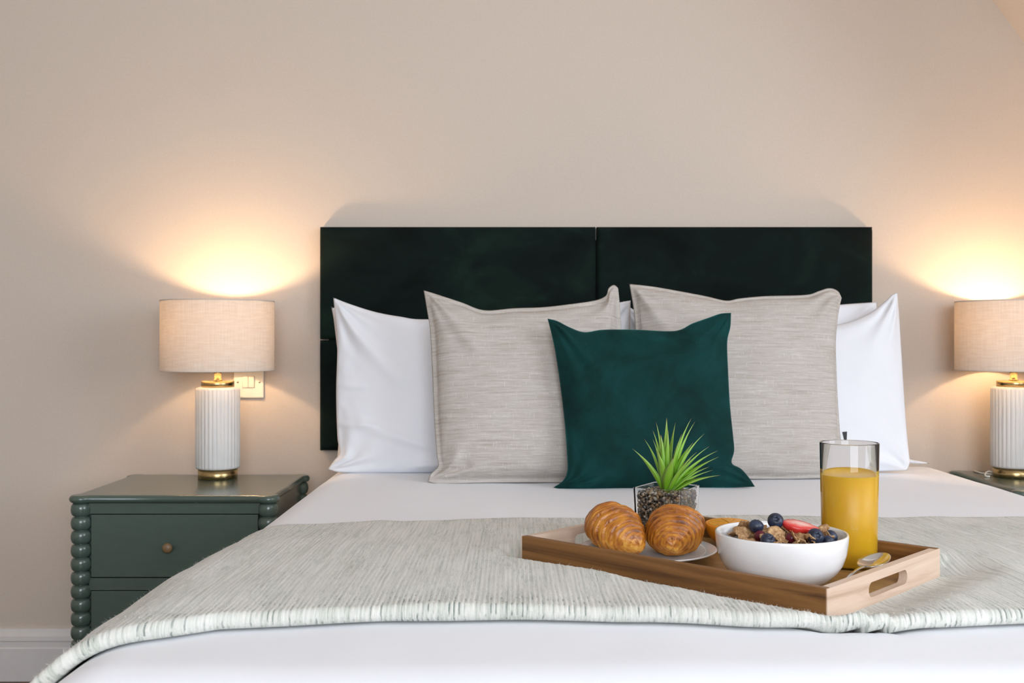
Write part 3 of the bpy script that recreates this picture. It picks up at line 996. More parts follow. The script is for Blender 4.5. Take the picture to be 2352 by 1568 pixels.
def bedside_table(label, loc, group=None):
    t = tag(empty('bedside_table', loc), label, 'bedside table', group)
    w, d = 0.505, 0.428
    G = M['green_lacquer']
    base = [Vector(p) for p in outline_top(w, d, 0)]
    n = len(base)
    nrm = []
    for i in range(n):
        e = (base[(i + 1) % n] - base[i - 1])
        nrm.append(Vector((e.y, -e.x)).normalized())
    th = 0.0185
    rings = [(-(th / 2) * (1 - math.sin(a)), -(th / 2) * math.cos(a)) for a in np.linspace(0, PI, 9)]
    verts, faces = [], []
    for off, z in rings:
        for p, m in zip(base, nrm):
            q = p + m * off
            verts.append((q.x, q.y, NZ - th / 2 + z))
    for k in range(len(rings) - 1):
        for i in range(n):
            faces.append((k * n + i, k * n + (i + 1) % n, (k + 1) * n + (i + 1) % n, (k + 1) * n + i))
    faces.append(tuple(range(n))); faces.append(tuple((len(rings) - 1) * n + i for i in range(n)))
    top = mesh_obj('table_top', verts, faces, G, t)
    for p in top.data.polygons:
        if len(p.vertices) > 4:
            p.use_smooth = False
    px, py = w / 2 - 0.0275, d / 2 - 0.0275
    fy = -py - 0.004
    ztop = NZ - th
    # carcass with its rails
    body = box('body', -px - 0.008, px + 0.008, fy + 0.014, py + 0.012, 0.165, ztop, G, t, 0.001)
    box('rail', -px + 0.02, px - 0.02, fy, fy + 0.02, CAM_Z - 0.4135, ztop - 0.0005, G, t, 0.0008)
    box('rail', -px + 0.02, px - 0.02, fy, fy + 0.02, CAM_Z - 0.5965, CAM_Z - 0.5675, G, t, 0.0008)
    box('rail', -px + 0.02, px - 0.02, fy, fy + 0.02, 0.165, CAM_Z - 0.7505, G, t, 0.0008)
    for (za, zb) in ((CAM_Z - 0.5655, CAM_Z - 0.4155), (CAM_Z - 0.7485, CAM_Z - 0.5985)):
        dr = box('drawer', -px + 0.0245, px - 0.0245, fy + 0.0005, fy + 0.013, za, zb, G, t, 0.0015)
        lathe('knob', [(0, 0.024), (0.006, 0.0235), (0.0105, 0.021), (0.0125, 0.0165), (0.0115, 0.012), (0.007, 0.008), (0.0055, 0.004), (0.007, 0), (0, 0)], M['knob_wood'], dr, 28, loc=(-0.012, fy + 0.001, (za + zb) / 2 - 0.002), rot=(PI / 2, 0, 0))
        box('shadow_gap', -px + 0.021, px - 0.021, fy + 0.0125, fy + 0.0145, za - 0.002, zb + 0.002, M['near_black'], dr)  # near-black sheet behind the drawer, painting the shade in its gap
    # bobbin-turned corner posts
    P = 0.0337
    prof = [(0, 0.0), (0.013, 0.0), (0.016, 0.012), (0.018, 0.05)]
    z = 0.06
    nb = int(round((ztop - z) / P)); ph = (ztop - z) / nb
    for k in range(nb):
        for a in np.linspace(0.0, PI, 11):
            prof.append((0.0148 + 0.0092 * math.sin(a) ** 0.75, z + ph * (k + 0.5) - ph * 0.48 * math.cos(a)))
    z_top = ztop
    prof += [(0.0148, z_top), (0, z_top)]
    for sx in (-1, 1):
        for sy in (-1, 1):
            lathe('bobbin_post', prof, G, t, 32, loc=(sx * px, sy * py, 0))
    return t


bedside_table('dark green bedside table with bobbin-turned legs and two drawers, below the light switch', (-0.81, 2.504 + 0.214 - CAM_D, 0))
bedside_table('dark green bedside table under the lamp with the thin visible cord', (1.495, 2.59 + 0.214 - CAM_D, 0))


# ------------------------------------------------------------------ table lamps
def table_lamp(label, loc, cord=False):
    t = tag(empty('table_lamp', loc), label, 'lamp', None)
    lathe('base', [(0, 0), (0.0505, 0), (0.052, 0.0012), (0.052, 0.026), (0, 0.026)], M['brass'], t, 64)
    NR = 32

    def flute(a, r, z):
        k = smoothstep(0.028, 0.036, z) * (1 - smoothstep(0.236, 0.243, z))
        return r - 0.0022 * k * (1 - abs(math.sin(a * NR / 2)) ** 0.6) if r > 0.05 else r
    lathe('ceramic_body', [(0, 0.0262), (0.050, 0.0262), (0.0565, 0.028), (0.0585, 0.033), (0.0588, 0.10), (0.0588, 0.20), (0.0585, 0.237), (0.0565, 0.243), (0.048, 0.2455), (0, 0.2455)], M['ceramic_matt'], t, NR * 10, rfun=flute)
    lathe('cap', [(0, 0.2456), (0.0425, 0.2456), (0.0435, 0.2466), (0.0435, 0.261), (0.0425, 0.262), (0, 0.262)], M['brass'], t, 64)
    lathe('stem', [(0, 0.262), (0.0125, 0.262), (0.0125, 0.265), (0.0095, 0.266), (0.0095, 0.30), (0.014, 0.302), (0.014, 0.335), (0, 0.335)], M['brass'], t, 32)
    # drum shade: outer linen, inner lining, wire spider
    R_, z0, z1 = 0.149, 0.289, 0.478
    seg = 128

    def drum(name, r, mat_):
        verts, faces, uvs = [], [], []
        for k, z in enumerate(np.linspace(z0, z1, 6)):
            for i in range(seg + 1):
                a = 2 * PI * i / seg
                verts.append((r * math.cos(a), r * math.sin(a), z)); uvs.append((i / seg * 0.936, z))
        for k in range(5):
            for i in range(seg):
                b = k * (seg + 1) + i
                faces.append((b, b + 1, b + seg + 2, b + seg + 1))
        return mesh_obj(name, verts, faces, mat_, t, uvs=uvs)
    sh = drum('lamp_shade', R_, M['shade_linen'])
    li = drum('lining', R_ - 0.0015, M['shade_lining']); li.parent = sh
    for z in (z0 + 0.0015, z1 - 0.0015):
        tube_pts = [((R_ - 0.0007) * math.cos(a), (R_ - 0.0007) * math.sin(a), z) for a in np.linspace(0, 2 * PI, 97)]
        h = tube('hem', tube_pts, 0.0017, M['shade_linen'], t, 6); h.parent = sh
    for k in range(3):
        a = k * 2 * PI / 3 + 0.4
        h = tube('spider_arm', [(0.013 * math.cos(a), 0.013 * math.sin(a), 0.304), (0.08 * math.cos(a), 0.08 * math.sin(a), 0.304), ((R_ - 0.002) * math.cos(a), (R_ - 0.002) * math.sin(a), 0.297)], 0.0012, M['brass'], t, 6); h.parent = sh
    bulb = lathe('bulb', [(0.0275, 0.379), (0.028, 0.384), (0.0265, 0.396), (0.021, 0.406), (0.012, 0.412), (0, 0.414)], M['bulb_glow'], t, 28)
    c = lathe('bulb_collar', [(0, 0.334), (0.0135, 0.335), (0.0145, 0.345), (0.0275, 0.376), (0.0275, 0.3785), (0, 0.3785)], M['switch_plastic'], t, 28); c.parent = bulb
    if cord:
        tube('cord', [(-0.045, 0.02, 0.010), (-0.058, 0.022, 0.0125), (-0.068, 0.016, 0.010), (-0.076, 0.004, 0.0045), (-0.078, -0.006, 0.0025), (-0.070, -0.012, 0.0025)][:6], 0.0022, M['cord_plastic'], t, 8)
        tube('cord', [(-0.04, 0.03, 0.0024), (-0.06, 0.06, 0.0024), (-0.06, 0.11, 0.0024)], 0.0022, M['cord_plastic'], t, 8)
    return t


table_lamp('lit lamp with white ribbed ceramic body in front of the light switch', (-0.793, 2.84 - CAM_D, NZ))
table_lamp('lit lamp with white ribbed ceramic body and a thin cord beside its base', (1.364, 2.865 - CAM_D, NZ), cord=True)

# ------------------------------------------------------------------ the tray (local x along its length, y across; origin at its front corner)
tray = tag(empty('serving_tray', (TF.x, TF.y, TZ), (0, 0, TA)), 'wooden breakfast tray with slotted ends on the throw', 'tray')
# local frame: +x runs along TU, +y would run along -TV, so the across axis is negative y
BT = 0.011
box('side_board', 0.0006, TL - 0.0006, -BT, 0, 0, TH, M['acacia_long'], tray, 0.0012)
box('side_board', 0.0006, TL - 0.0006, -TW, -TW + BT, 0, TH, M['acacia_long'], tray, 0.0012)
FLOOR_T = 0.014
box('bottom_board', BT - 0.002, TL - BT + 0.002, -TW + BT - 0.002, -BT + 0.002, 0.004, FLOOR_T, M['acacia_base'], tray, 0.0005)


def end_board(x0, x1):
    """end board with a rounded hand slot cut through it"""
    ya, yb, za, zb = -TW + 0.0006, -0.0006, 0.0004, TH - 0.0004
    yc, zc, hl, hr = -TW / 2, TH - 0.0215, 0.058, 0.0095
    slot = []
    for a in np.linspace(-PI / 2, PI / 2, 15):
        slot.append((yc + hl - hr + hr * math.cos(a), zc + hr * math.sin(a)))
    for a in np.linspace(PI / 2, 3 * PI / 2, 15):
        slot.append((yc - hl + hr + hr * math.cos(a), zc + hr * math.sin(a)))
    outer = []
    for (y, z) in slot:                       # radial projection of each slot point on the board's rectangle
        dy, dz = y - yc, z - zc
        if abs(dy) > hl - hr - 1e-9 and abs(dz) < hr * 0.75:
            oy = yb if dy > 0 else ya
            oz = zc + dz * 1.2
            if abs(dz) > hr * 0.6:
                pass
        else:
            oz = zb if dz > 0 else za
            oy = y
        outer.append((oy, oz))
    bm = bmesh.new()
    S = len(slot)
    vs = {}
    for side, x in ((0, x0), (1, x1)):
        for k in range(S):
            vs[side, 'i', k] = bm.verts.new((x, slot[k][0], slot[k][1]))
            vs[side, 'o', k] = bm.verts.new((x, outer[k][0], outer[k][1]))
        for kk, (cy, cz) in enumerate(((yb, za), (yb, zb), (ya, zb), (ya, za))):
            vs[side, 'c', kk] = bm.verts.new((x, cy, cz))

    def is_end(k):
        return abs(outer[k][0] - yb) < 1e-9 or abs(outer[k][0] - ya) < 1e-9
    rim = []
    corner = 0
    for k in range(S):
        k2 = (k + 1) % S
        rim.append(('o', k))
        if is_end(k) != is_end(k2):
            # which corner lies between
            yy = yb if (outer[k][0] + outer[k2][0]) / 2 > yc else ya
            zz = zb if (outer[k][1] + outer[k2][1]) / 2 > zc else za
            ci = {(yb, za): 0, (yb, zb): 1, (ya, zb): 2, (ya, za): 3}[(yy, zz)]
            rim.append(('c', ci))
            for side in (0, 1):
                bm.faces.new((vs[side, 'i', k], vs[side, 'o', k], vs[side, 'c', ci], vs[side, 'o', k2], vs[side, 'i', k2]))
        else:
            for side in (0, 1):
                bm.faces.new((vs[side, 'i', k], vs[side, 'o', k], vs[side, 'o', k2], vs[side, 'i', k2]))
        bm.faces.new((vs[0, 'i', k], vs[0, 'i', k2], vs[1, 'i', k2], vs[1, 'i', k]))
    for a, b in zip(rim, rim[1:] + rim[:1]):
        bm.faces.new((vs[0, *a], vs[0, *b], vs[1, *b], vs[1, *a]))
    bmesh.ops.remove_doubles(bm, verts=bm.verts, dist=1e-7)
    return bm_obj('end_board', bm, M['acacia_short'], tray)


eb = end_board(-0.0004, BT)
end_board(TL - BT, TL + 0.0004)
FZ = TZ + FLOOR_T             # tray floor height


def tray_xy(u, v):
    p = TF + TU * u + TV * v
    return p.x, p.y


# ------------------------------------------------------------------ bowl of cereal
bx, by = tray_xy(0.1268, 0.120)
BR, BH = 0.0875, 0.068
bowl_prof = [(0, 0.004), (0.034, 0.004), (0.038, 0.0), (0.047, 0.0), (0.053, 0.0025), (0.064, 0.009), (0.0735, 0.018), (0.0805, 0.029), (0.0848, 0.042), (0.0868, 0.055), (BR, BH - 0.002), (BR - 0.0007, BH), (BR - 0.003, BH), (BR - 0.0045, BH - 0.003),
             (0.0822, 0.055), (0.0802, 0.042), (0.0757, 0.030), (0.068, 0.020), (0.057, 0.012), (0.044, 0.008), (0, 0.008)]
bowl = tag(lathe('cereal_bowl', bowl_prof, M['porcelain'], None, 96, loc=(bx, by, FZ)), 'glossy white round bowl filled with cereal and berries', 'bowl')


def flake_mesh(seed):
    rg = random.Random(seed)
    rings, seg = 6, 18
    verts, faces = [(0, 0, 0)], []
    el = rg.uniform(0.75, 1.0)
    cx, cy = rg.uniform(-1, 1), rg.uniform(-1, 1)

    def hgt(x, y):
        return 0.0035 * noise.noise(Vector((x * 110 + seed * 7, y * 110, seed))) + 0.002 * noise.noise(Vector((x * 300, y * 300 + seed, 2))) + 14 * (x * cx + y * cy) ** 2 * rg_curl
    rg_curl = rg.uniform(0.5, 2.0)
    for r in range(1, rings + 1):
        for k in range(seg):
            a = 2 * PI * k / seg
            rad = 0.0112 * r / rings * (1 + 0.20 * noise.noise(Vector((math.cos(a) * 1.7, math.sin(a) * 1.7, seed * 3.3))) * r / rings + 0.10 * noise.noise(Vector((math.cos(a) * 5, math.sin(a) * 5, seed))) * r / rings)
            x, y = rad * math.cos(a), rad * math.sin(a) * el
            verts.append((x, y, hgt(x, y)))
    for k in range(seg):
        faces.append((0, 1 + k, 1 + (k + 1) % seg))
    for r in range(rings - 1):
        for k in range(seg):
            a, b = 1 + r * seg + k, 1 + r * seg + (k + 1) % seg
            faces.append((a, a + seg, b + seg, b))
    n = len(verts)
    low = [(x, y, z - 0.0011) for x, y, z in verts]
    verts += low
    faces += [tuple(i + n for i in reversed(f)) for f in faces]
    for k in range(seg):
        a, b = 1 + (rings - 1) * seg + k, 1 + (rings - 1) * seg + (k + 1) % seg
        faces.append((a, a + n, b + n, b))
    me = bpy.data.meshes.new('bran_flake'); me.from_pydata(verts, [], faces); me.validate()
    me.polygons.foreach_set('use_smooth', [True] * len(me.polygons))
    me.materials.append(M['bran_flake'])
    return me


flakes = [flake_mesh(s) for s in range(1, 7)]
rg = random.Random(21)


def heap(r):
    return FZ + 0.059 + 0.006 * (1 - (r / 0.08) ** 2)


k = 0
for layer in (1, 2, 3):
    nf = (0, 36, 38, 34)[layer]
    for i in range(nf):
        r = 0.070 * math.sqrt((i + 0.5) / nf); a = i * 2.39996 + layer * 1.1
        lim = 0.069 if layer else 0.064
        r = min(r, lim)
        x, y = bx + r * math.cos(a) + rg.uniform(-0.003, 0.003), by + r * math.sin(a) + rg.uniform(-0.003, 0.003)
        o = bpy.data.objects.new('cereal_flake', flakes[rg.randrange(6)])
        edge = smoothstep(0.05, 0.067, r)
        tilt = 0.35 if layer == 1 else (0.45 if layer == 2 else 0.6)
        o.rotation_euler = (rg.uniform(-tilt, tilt), rg.uniform(-tilt, tilt), rg.uniform(0, 6.28))
        o.location = (x, y, heap(r) - 0.023 + layer * 0.0078 - edge * 0.001 + rg.uniform(-0.002, 0.002))
        s = rg.uniform(0.85, 1.15); o.scale = (s, s, s)
        link(o); tag(o, 'crinkled brown bran flake in the white cereal bowl', 'cereal', 'bran flakes in the cereal bowl')

# a few flakes standing on top, as seen between the berries: offsets from the bowl's middle (x right, y back), height, tilt
for (dx, dy, dz, fa, fb, fc, s) in ((-0.014, -0.030, 0.0705, 1.0, 0.1, 0.3, 1.1), (-0.052, -0.006, 0.067, 0.35, -0.5, 1.0, 1.0), (-0.040, 0.030, 0.069, 0.7, 0.5, 2.0, 1.0), (0.008, -0.044, 0.066, 0.6, 0.9, 0.7, 0.95),
                                    (0.026, -0.046, 0.066, 0.8, -0.2, 2.2, 0.9), (0.010, 0.012, 0.072, 1.0, 0.3, 0.2, 1.0), (0.060, 0.012, 0.068, 0.3, -0.6, 0.4, 0.9), (-0.030, -0.044, 0.065, 0.4, 0.3, 0.2, 0.9), (0.054, -0.030, 0.065, 0.9, 0.9, 1.4, 0.8)):
    o = bpy.data.objects.new('cereal_flake', flakes[rg.randrange(6)])
    o.location = (bx + dx, by + dy, FZ + dz + 0.0015); o.rotation_euler = (fa, fb, fc); o.scale = (s, s, s)
    link(o); tag(o, 'bran flake standing upright among the berries' if s == 1.1 else 'crinkled brown bran flake in the white cereal bowl', 'cereal', 'bran flakes in the cereal bowl')


def blueberry(label, dx, dy, dz, r, crown_dir):
    o = tag(empty('blueberry', (bx + dx, by + dy, FZ + dz)), label, 'blueberry', 'blueberries in the cereal bowl')
    q = Vector(crown_dir).normalized().to_track_quat('Z', 'Y'); o.rotation_mode = 'QUATERNION'; o.rotation_quaternion = q
    prof = [(0, -0.90 * r)] + [(r * math.sin(a), -0.90 * r * math.cos(a)) for a in np.linspace(0.15, PI - 0.5, 18)]
    prof += [(0.36 * r, 0.84 * r), (0.28 * r, 0.80 * r), (0.20 * r, 0.66 * r), (0, 0.62 * r)]
    lathe('berry_skin', prof, M['blueberry_skin'], o, 32)
    cp = []
    bm = bmesh.new()
    for k in range(5):
        a = 2 * PI * k / 5
        c, s = math.cos(a), math.sin(a)
        a2, a3 = a - 0.42, a + 0.42
        v = [bm.verts.new((0.27 * r * math.cos(a2), 0.27 * r * math.sin(a2), 0.78 * r)), bm.verts.new((0.27 * r * math.cos(a3), 0.27 * r * math.sin(a3), 0.78 * r)), bm.verts.new((0.46 * r * c, 0.46 * r * s, 0.93 * r)), bm.verts.new((0.24 * r * c, 0.24 * r * s, 0.72 * r))]
        bm.faces.new((v[0], v[1], v[2])); bm.faces.new((v[0], v[2], v[3])); bm.faces.new((v[1], v[3], v[2])); bm.faces.new((v[0], v[3], v[1]))
    bm_obj('crown', bm, M['berry_crown'], o)
    return o


blueberry('blueberry highest on the cereal, touching the strawberry slice', -0.009, -0.006, 0.0835, 0.0108, (-0.1, -0.95, 0.45))
blueberry('blueberry half hidden behind an upright bran flake', -0.036, -0.010, 0.0770, 0.0100, (0.1, 0.3, 1))
blueberry('blueberry sunk behind the bowl rim with its crown turned up', -0.030, -0.050, 0.0655, 0.0098, (0.25, -0.8, 0.7))
blueberry('large blueberry in front of the strawberry slice, crown facing out', 0.033, -0.046, 0.0700, 0.0108, (0.15, -0.95, 0.35))
blueberry('blueberry lying against the rim next to the juice glass', 0.060, -0.020, 0.0645, 0.0098, (0.5, 0.6, 0.6))
blueberry('blueberry barely showing above the bowl rim', 0.051, -0.040, 0.0620, 0.0088, (0.5, 0.6, 0.6))


def cranberry(label, dx, dy, dz, r):
    o = lathe('red_berry', [(0, -r)] + [(r * math.sin(a) * 0.96, -r * 1.1 * math.cos(a)) for a in np.linspace(0.15, PI - 0.15, 16)] + [(0, r * 1.1)], M['cranberry_skin'], None, 24, loc=(bx + dx, by + dy, FZ + dz), rot=(1.2, 0.4, 0.3))
    tag(o, label, 'berry', 'dark red berries in the cereal bowl')


cranberry('dark red berry under the blueberry behind the upright flake', -0.034, -0.023, 0.0665, 0.0078)
cranberry('dark red berry wedged between the bran flakes', 0.004, -0.034, 0.0655, 0.0075)


def strawberry():
    o = tag(empty('strawberry_slice', (bx + 0.020, by - 0.012, FZ + 0.0795), (math.radians(16), math.radians(9), math.radians(-6))), 'red strawberry slice with pale cut face on the cereal', 'strawberry')
    nu, nv = 26, 12
    L = 0.049
    verts, cols, faces = [], [], []
    for i in range(nu + 1):
        t = i / nu
        w = 0.0150 * (math.sin(PI * min(1, t * 1.0)) ** 0.55) * (1.1 - 0.45 * t) + 0.0002
        x = (t - 0.45) * L
        for j in range(nv):
            a = 2 * PI * j / nv
            y = w * math.cos(a)
            z = w * 0.95 * math.sin(a)
            face = 0
            if z > 0:
                z *= 0.22
                face = 0.85 * (1 - (y / (w + 1e-6)) ** 2) * math.sin(PI * t) ** 0.4
            verts.append((x, y, z + 0.0008 * noise.noise(Vector((x * 300, y * 300, z * 300))))); cols.append((face, face, face, 1))
    for i in range(nu):
        for j in range(nv):
            j2 = (j + 1) % nv
            faces.append((i * nv + j, i * nv + j2, (i + 1) * nv + j2, (i + 1) * nv + j))
    faces.append(tuple(range(nv))); faces.append(tuple(nu * nv + j for j in range(nv)))
    mesh_obj('flesh', verts, faces, M['strawberry_flesh'], o, cols=cols)
    bm = bmesh.new()
    for i in range(3, 24, 3):
        for j in (7, 8, 9, 10, 11):
            p = Vector(verts[i * nv + j]) if (i + j) % 2 else None
            if p is None:
                continue
            r = bmesh.ops.create_icosphere(bm, subdivisions=1, radius=0.0006)
            for v in r['verts']:
                v.co = Vector((v.co.x * 1.6, v.co.y, v.co.z)) + p
    s = bm_obj('seeds', bm, M['strawberry_seed'], o); s['kind'] = 'stuff'
    return o


strawberry()

# ------------------------------------------------------------------ glass of orange juice
gx, gy = tray_xy(0.109, 0.2845)
GR, GH, GB = 0.0415, 0.178, 0.0385
gp = [(0, 0.0), (GB - 0.003, 0.0), (GB, 0.003), (GB + (GR - GB) * 0.5, GH * 0.5), (GR, GH - 0.0012), (GR - 0.0004, GH), (GR - 0.0016, GH), (GR - 0.0021, GH - 0.0012), (GB + (GR - GB) * 0.5 - 0.0021, GH * 0.5), (GB - 0.0022, 0.0065), (GB - 0.006, 0.0038), (0, 0.0038)]
glass = tag(empty('juice_glass', (gx, gy, FZ)), 'tall clear glass of orange juice standing on the tray', 'glass')
lathe('tumbler', gp, M['clear_glass'], glass, 96)
JL = 0.131
jr = lambda z: GB + (GR - GB) * z / GH - 0.0012
lathe('orange_juice', [(0, 0.0024), (GB - 0.006, 0.0024), (jr(0.006), 0.0052), (jr(0.07), 0.07), (jr(JL), JL), (jr(JL) - 0.0010, JL + 0.0006), (jr(JL) - 0.004, JL - 0.0006), (0, JL - 0.0008)], M['orange_juice'], glass, 96)['label'] = 'opaque yellow orange juice'

# ------------------------------------------------------------------ spoon
spx, spy = tray_xy(0.034, 0.205)


def spoon():
    o = tag(empty('spoon', (spx, spy, FZ + 0.023), (math.radians(-9), math.radians(3), TA)), 'shiny steel spoon lying beside the tray end with the slot', 'spoon')
    # local +y runs along the tray's front-to-back axis reversed; bowl of the spoon at the back
    nu, nv = 22, 17
    Lb, Wb, dep = 0.062, 0.021, 0.0085
    top, bot, faces = [], [], []
    for i in range(nu + 1):
        t = i / nu
        w = Wb * (max(0.0, 1 - abs(2 * t - 1) ** 2.2) ** 0.5) * (0.80 + 0.32 * (1 - t) if t > 0.5 else 0.96)
        w = max(w, 0.0026)
        y = (0.5 - t) * Lb
        for j in range(nv):
            s = 2 * j / (nv - 1) - 1
            z = -dep * (1 - s * s) * (1 - abs(2 * t - 1) ** 2.0) + 0.0085
            top.append((s * w, y, z)); bot.append((s * w, y, z - 0.0013))
    n = len(top); verts = top + bot
    for i in range(nu):
        for j in range(nv - 1):
            a = i * nv + j
            faces.append((a, a + 1, a + nv + 1, a + nv)); faces.append((n + a, n + a + nv, n + a + nv + 1, n + a + 1))
    ring = [i * nv for i in range(nu + 1)] + [nu * nv + j for j in range(1, nv)] + [i * nv + nv - 1 for i in range(nu - 1, -1, -1)] + [j for j in range(nv - 2, 0, -1)]
    for a, b in zip(ring, ring[1:] + ring[:1]):
        faces.append((a, b, b + n, a + n))
    mesh_obj('spoon_bowl', verts, faces, M['steel'], o)
    hv, hf = [], []
    for i in range(16):
        t = i / 15
        y = Lb * 0.5 - 0.002 + t * 0.115
        w = 0.0026 + 0.0045 * smoothstep(0.35, 1.0, t); z = 0.0078 + 0.008 * math.sin(PI * min(1, t * 1.3)) * (1 - t) - 0.008 * t
        for dx, dz in ((-w, 0), (-w * 0.6, 0.0013), (w * 0.6, 0.0013), (w, 0), (w * 0.6, -0.0011), (-w * 0.6, -0.0011)):
            hv.append((dx, y, z + dz))
    for i in range(15):
        for j in range(6):
            hf.append((i * 6 + j, i * 6 + (j + 1) % 6, (i + 1) * 6 + (j + 1) % 6, (i + 1) * 6 + j))
    hf.append(tuple(range(6))); hf.append(tuple(90 + j for j in range(6)))
    mesh_obj('handle', hv, hf, M['steel'], o)
    return o


SP = spoon()

# ------------------------------------------------------------------ plate and croissants
plx, ply = tray_xy(0.351, 0.126)
PR = 0.102
plate = tag(lathe('side_plate', [(0, 0.003), (0.045, 0.003), (0.048, 0.0), (0.056, 0.0), (0.060, 0.004), (0.080, 0.0085), (PR - 0.001, 0.0145), (PR, 0.016), (PR - 0.0015, 0.0168), (0.082, 0.0118), (0.066, 0.0075), (0.058, 0.0058), (0, 0.0055)], M['porcelain'], None, 96, loc=(plx, ply, FZ)), 'small white round plate under the croissants', 'plate')


def croissant(label, loc, yaw, pitch, length, rmax, seed, bend=0.35, roll=0.0, bake=0.0):
    """a rolled crescent: the axis is local y, layers step down from the thick middle to both tips"""
    nu, nv = 220, 84
    verts, cols, faces = [], [], []
    rc = random.Random(int(seed * 10))
    lips = {}
    for sgn in (-1, 1):                                   # uneven layer lips along each half
        e, L_ = [0.05 + rc.uniform(0, 0.05)], 0.16
        while e[-1] < 1.02:
            e.append(e[-1] + L_ * rc.uniform(0.75, 1.25)); L_ = max(0.075, L_ * 0.90)
        lips[sgn] = e
    for i in range(nu + 1):
        t = -1 + 2 * i / nu
        for j in range(nv):
            th = 2 * PI * j / nv
            ct, st = math.cos(th), math.sin(th)
            # the lips run askew and waver round the roll
            tt = t + 0.05 * math.sin(th + seed) + 0.055 * noise.noise(Vector((ct * 1.3, st * 1.3, t * 2.5 + seed))) + 0.012 * noise.noise(Vector((ct * 5, st * 5, t * 4 + seed)))
            at_ = min(0.999, abs(tt))
            env = (1 - at_ ** 2.1) ** 0.60 * (1 - 0.22 * at_ ** 1.5)
            E_ = lips[1 if tt > 0 else -1]
            k_ = sum(1 for e in E_ if e <= at_)
            lo, hi = (E_[k_ - 1] if k_ else -E_[0]), E_[min(k_, len(E_) - 1)]
            ph = min(1, max(0, (at_ - lo) / (hi - lo + 1e-6)))   # 0 just below a lip, 1 at the next lip's edge
            amp = 0.5 + 0.9 * abs(noise.noise(Vector((ct * 1.1 + k_ * 3.7, st * 1.1, seed))))
            rise = 0.10 * amp * smoothstep(0.0, 1.0, ph)
            under = -0.035 * amp * math.exp(-(ph / 0.14) ** 2)
            lump = 0.09 * noise.noise(Vector((ct * 1.4 + seed, st * 1.4, t * 2.0))) + 0.02 * noise.noise(Vector((ct * 6, st * 6 + seed, t * 12)))
            fine = 0.010 * noise.noise(Vector((ct * 2.2, st * 2.2 + seed, t * 42)))
            r = rmax * max(0.02, env) * (0.95 + rise + under + lump + fine)
            if abs(t) > 0.985:
                r *= max(0.05, (1 - abs(t)) / 0.015)
            x = r * ct
            z = r * 0.88 * st
            if z < -rmax * 0.62:
                z = -rmax * 0.62 + (z + rmax * 0.62) * 0.2
            y = t * length / 2
            x += bend * length * 0.5 * (t * t)
            z -= 0.05 * length * t * t
            streak = noise.noise(Vector((ct * 1.8, st * 1.8 + seed, t * 26)))
            tone = 0.16 + 0.30 * ph ** 2 * amp + 0.30 * streak + 0.14 * st + 0.60 * math.exp(-(ph / 0.07) ** 2) * amp + bake * smoothstep(0.25, 0.95, t)
            verts.append((x, y, z)); cols.append((tone, tone, tone, 1))
    for i in range(nu):
        for j in range(nv):
            j2 = (j + 1) % nv
            faces.append((i * nv + j, i * nv + j2, (i + 1) * nv + j2, (i + 1) * nv + j))
    faces.append(tuple(range(nv))); faces.append(tuple(nu * nv + j for j in range(nv)))
    o = mesh_obj('croissant', verts, faces, M['croissant_crust'], cols=cols)
    o.rotation_euler = (pitch, roll, yaw)
    R = o.rotation_euler.to_matrix()
    low = min((R @ Vector(v)).z for v in verts)
    o.location = (loc[0], loc[1], FZ + 0.0075 - low)
    return tag(o, label, 'croissant', 'croissants on the plate')


croissant('golden croissant with a dark browned top end, on the plate near the tray corner', (plx - 0.050, ply + 0.010), math.radians(28), math.radians(9), 0.125, 0.042, 2.0, bend=0.10, roll=0.1, bake=0.55)
croissant('golden croissant with its blunt tip pointing out, beside the cereal bowl', (plx + 0.040, ply + 0.004), math.radians(-8), math.radians(10), 0.115, 0.044, 5.3, bend=-0.04)

# ------------------------------------------------------------------ half orange
ox, oy = tray_xy(0.310, 0.2855)
orange = tag(empty('orange_half', (ox, oy, FZ), (0.05, -0.03, 0.4)), 'cut orange half behind the cereal bowl', 'orange')
OR_ = 0.0375
lathe('rind', [(0, 0.0005)] + [(OR_ * math.sin(a), OR_ * (1 - math.cos(a) * 0.985)) for a in np.linspace(0.12, PI / 2, 18)] + [(OR_ - 0.0012, OR_ + 0.0003), (OR_ - 0.004, OR_), (OR_ - 0.008, OR_ - 0.006), (0, OR_ - 0.012)], M['orange_rind'], orange, 48)
for k in range(9):
    a0, a1 = 2 * PI * k / 9 + 0.035, 2 * PI * (k + 1) / 9 - 0.035
    ring = [(0.004 * math.cos((a0 + a1) / 2), 0.004 * math.sin((a0 + a1) / 2))] + [((OR_ - 0.0045) * math.cos(a), (OR_ - 0.0045) * math.sin(a)) for a in np.linspace(a0, a1, 7)]
    n = len(ring)
    vv = [(x, y, OR_ - 0.008) for x, y in ring] + [(x, y, OR_ + 0.0005) for x, y in ring]
    ff_ = [tuple(range(n)), tuple(range(n, 2 * n))] + [(i, (i + 1) % n, n + (i + 1) % n, n + i) for i in range(n)]
    mesh_obj('segment', vv, ff_, M['orange_pulp'], orange, smooth=False)
lathe('pith', [(0, OR_ - 0.001), (OR_ - 0.004, OR_ - 0.001), (OR_ - 0.006, OR_ - 0.007), (0, OR_ - 0.009)], M['orange_pith'], orange, 40)

# ------------------------------------------------------------------ plant in its clear cube pot
ppx, ppy = tray_xy(0.414, 0.2626)
plant = tag(empty('potted_plant', (ppx, ppy, FZ), (0, 0, math.radians(-32))), 'spiky green artificial succulent in a clear square pot of pebbles', 'plant')
PH = 0.088


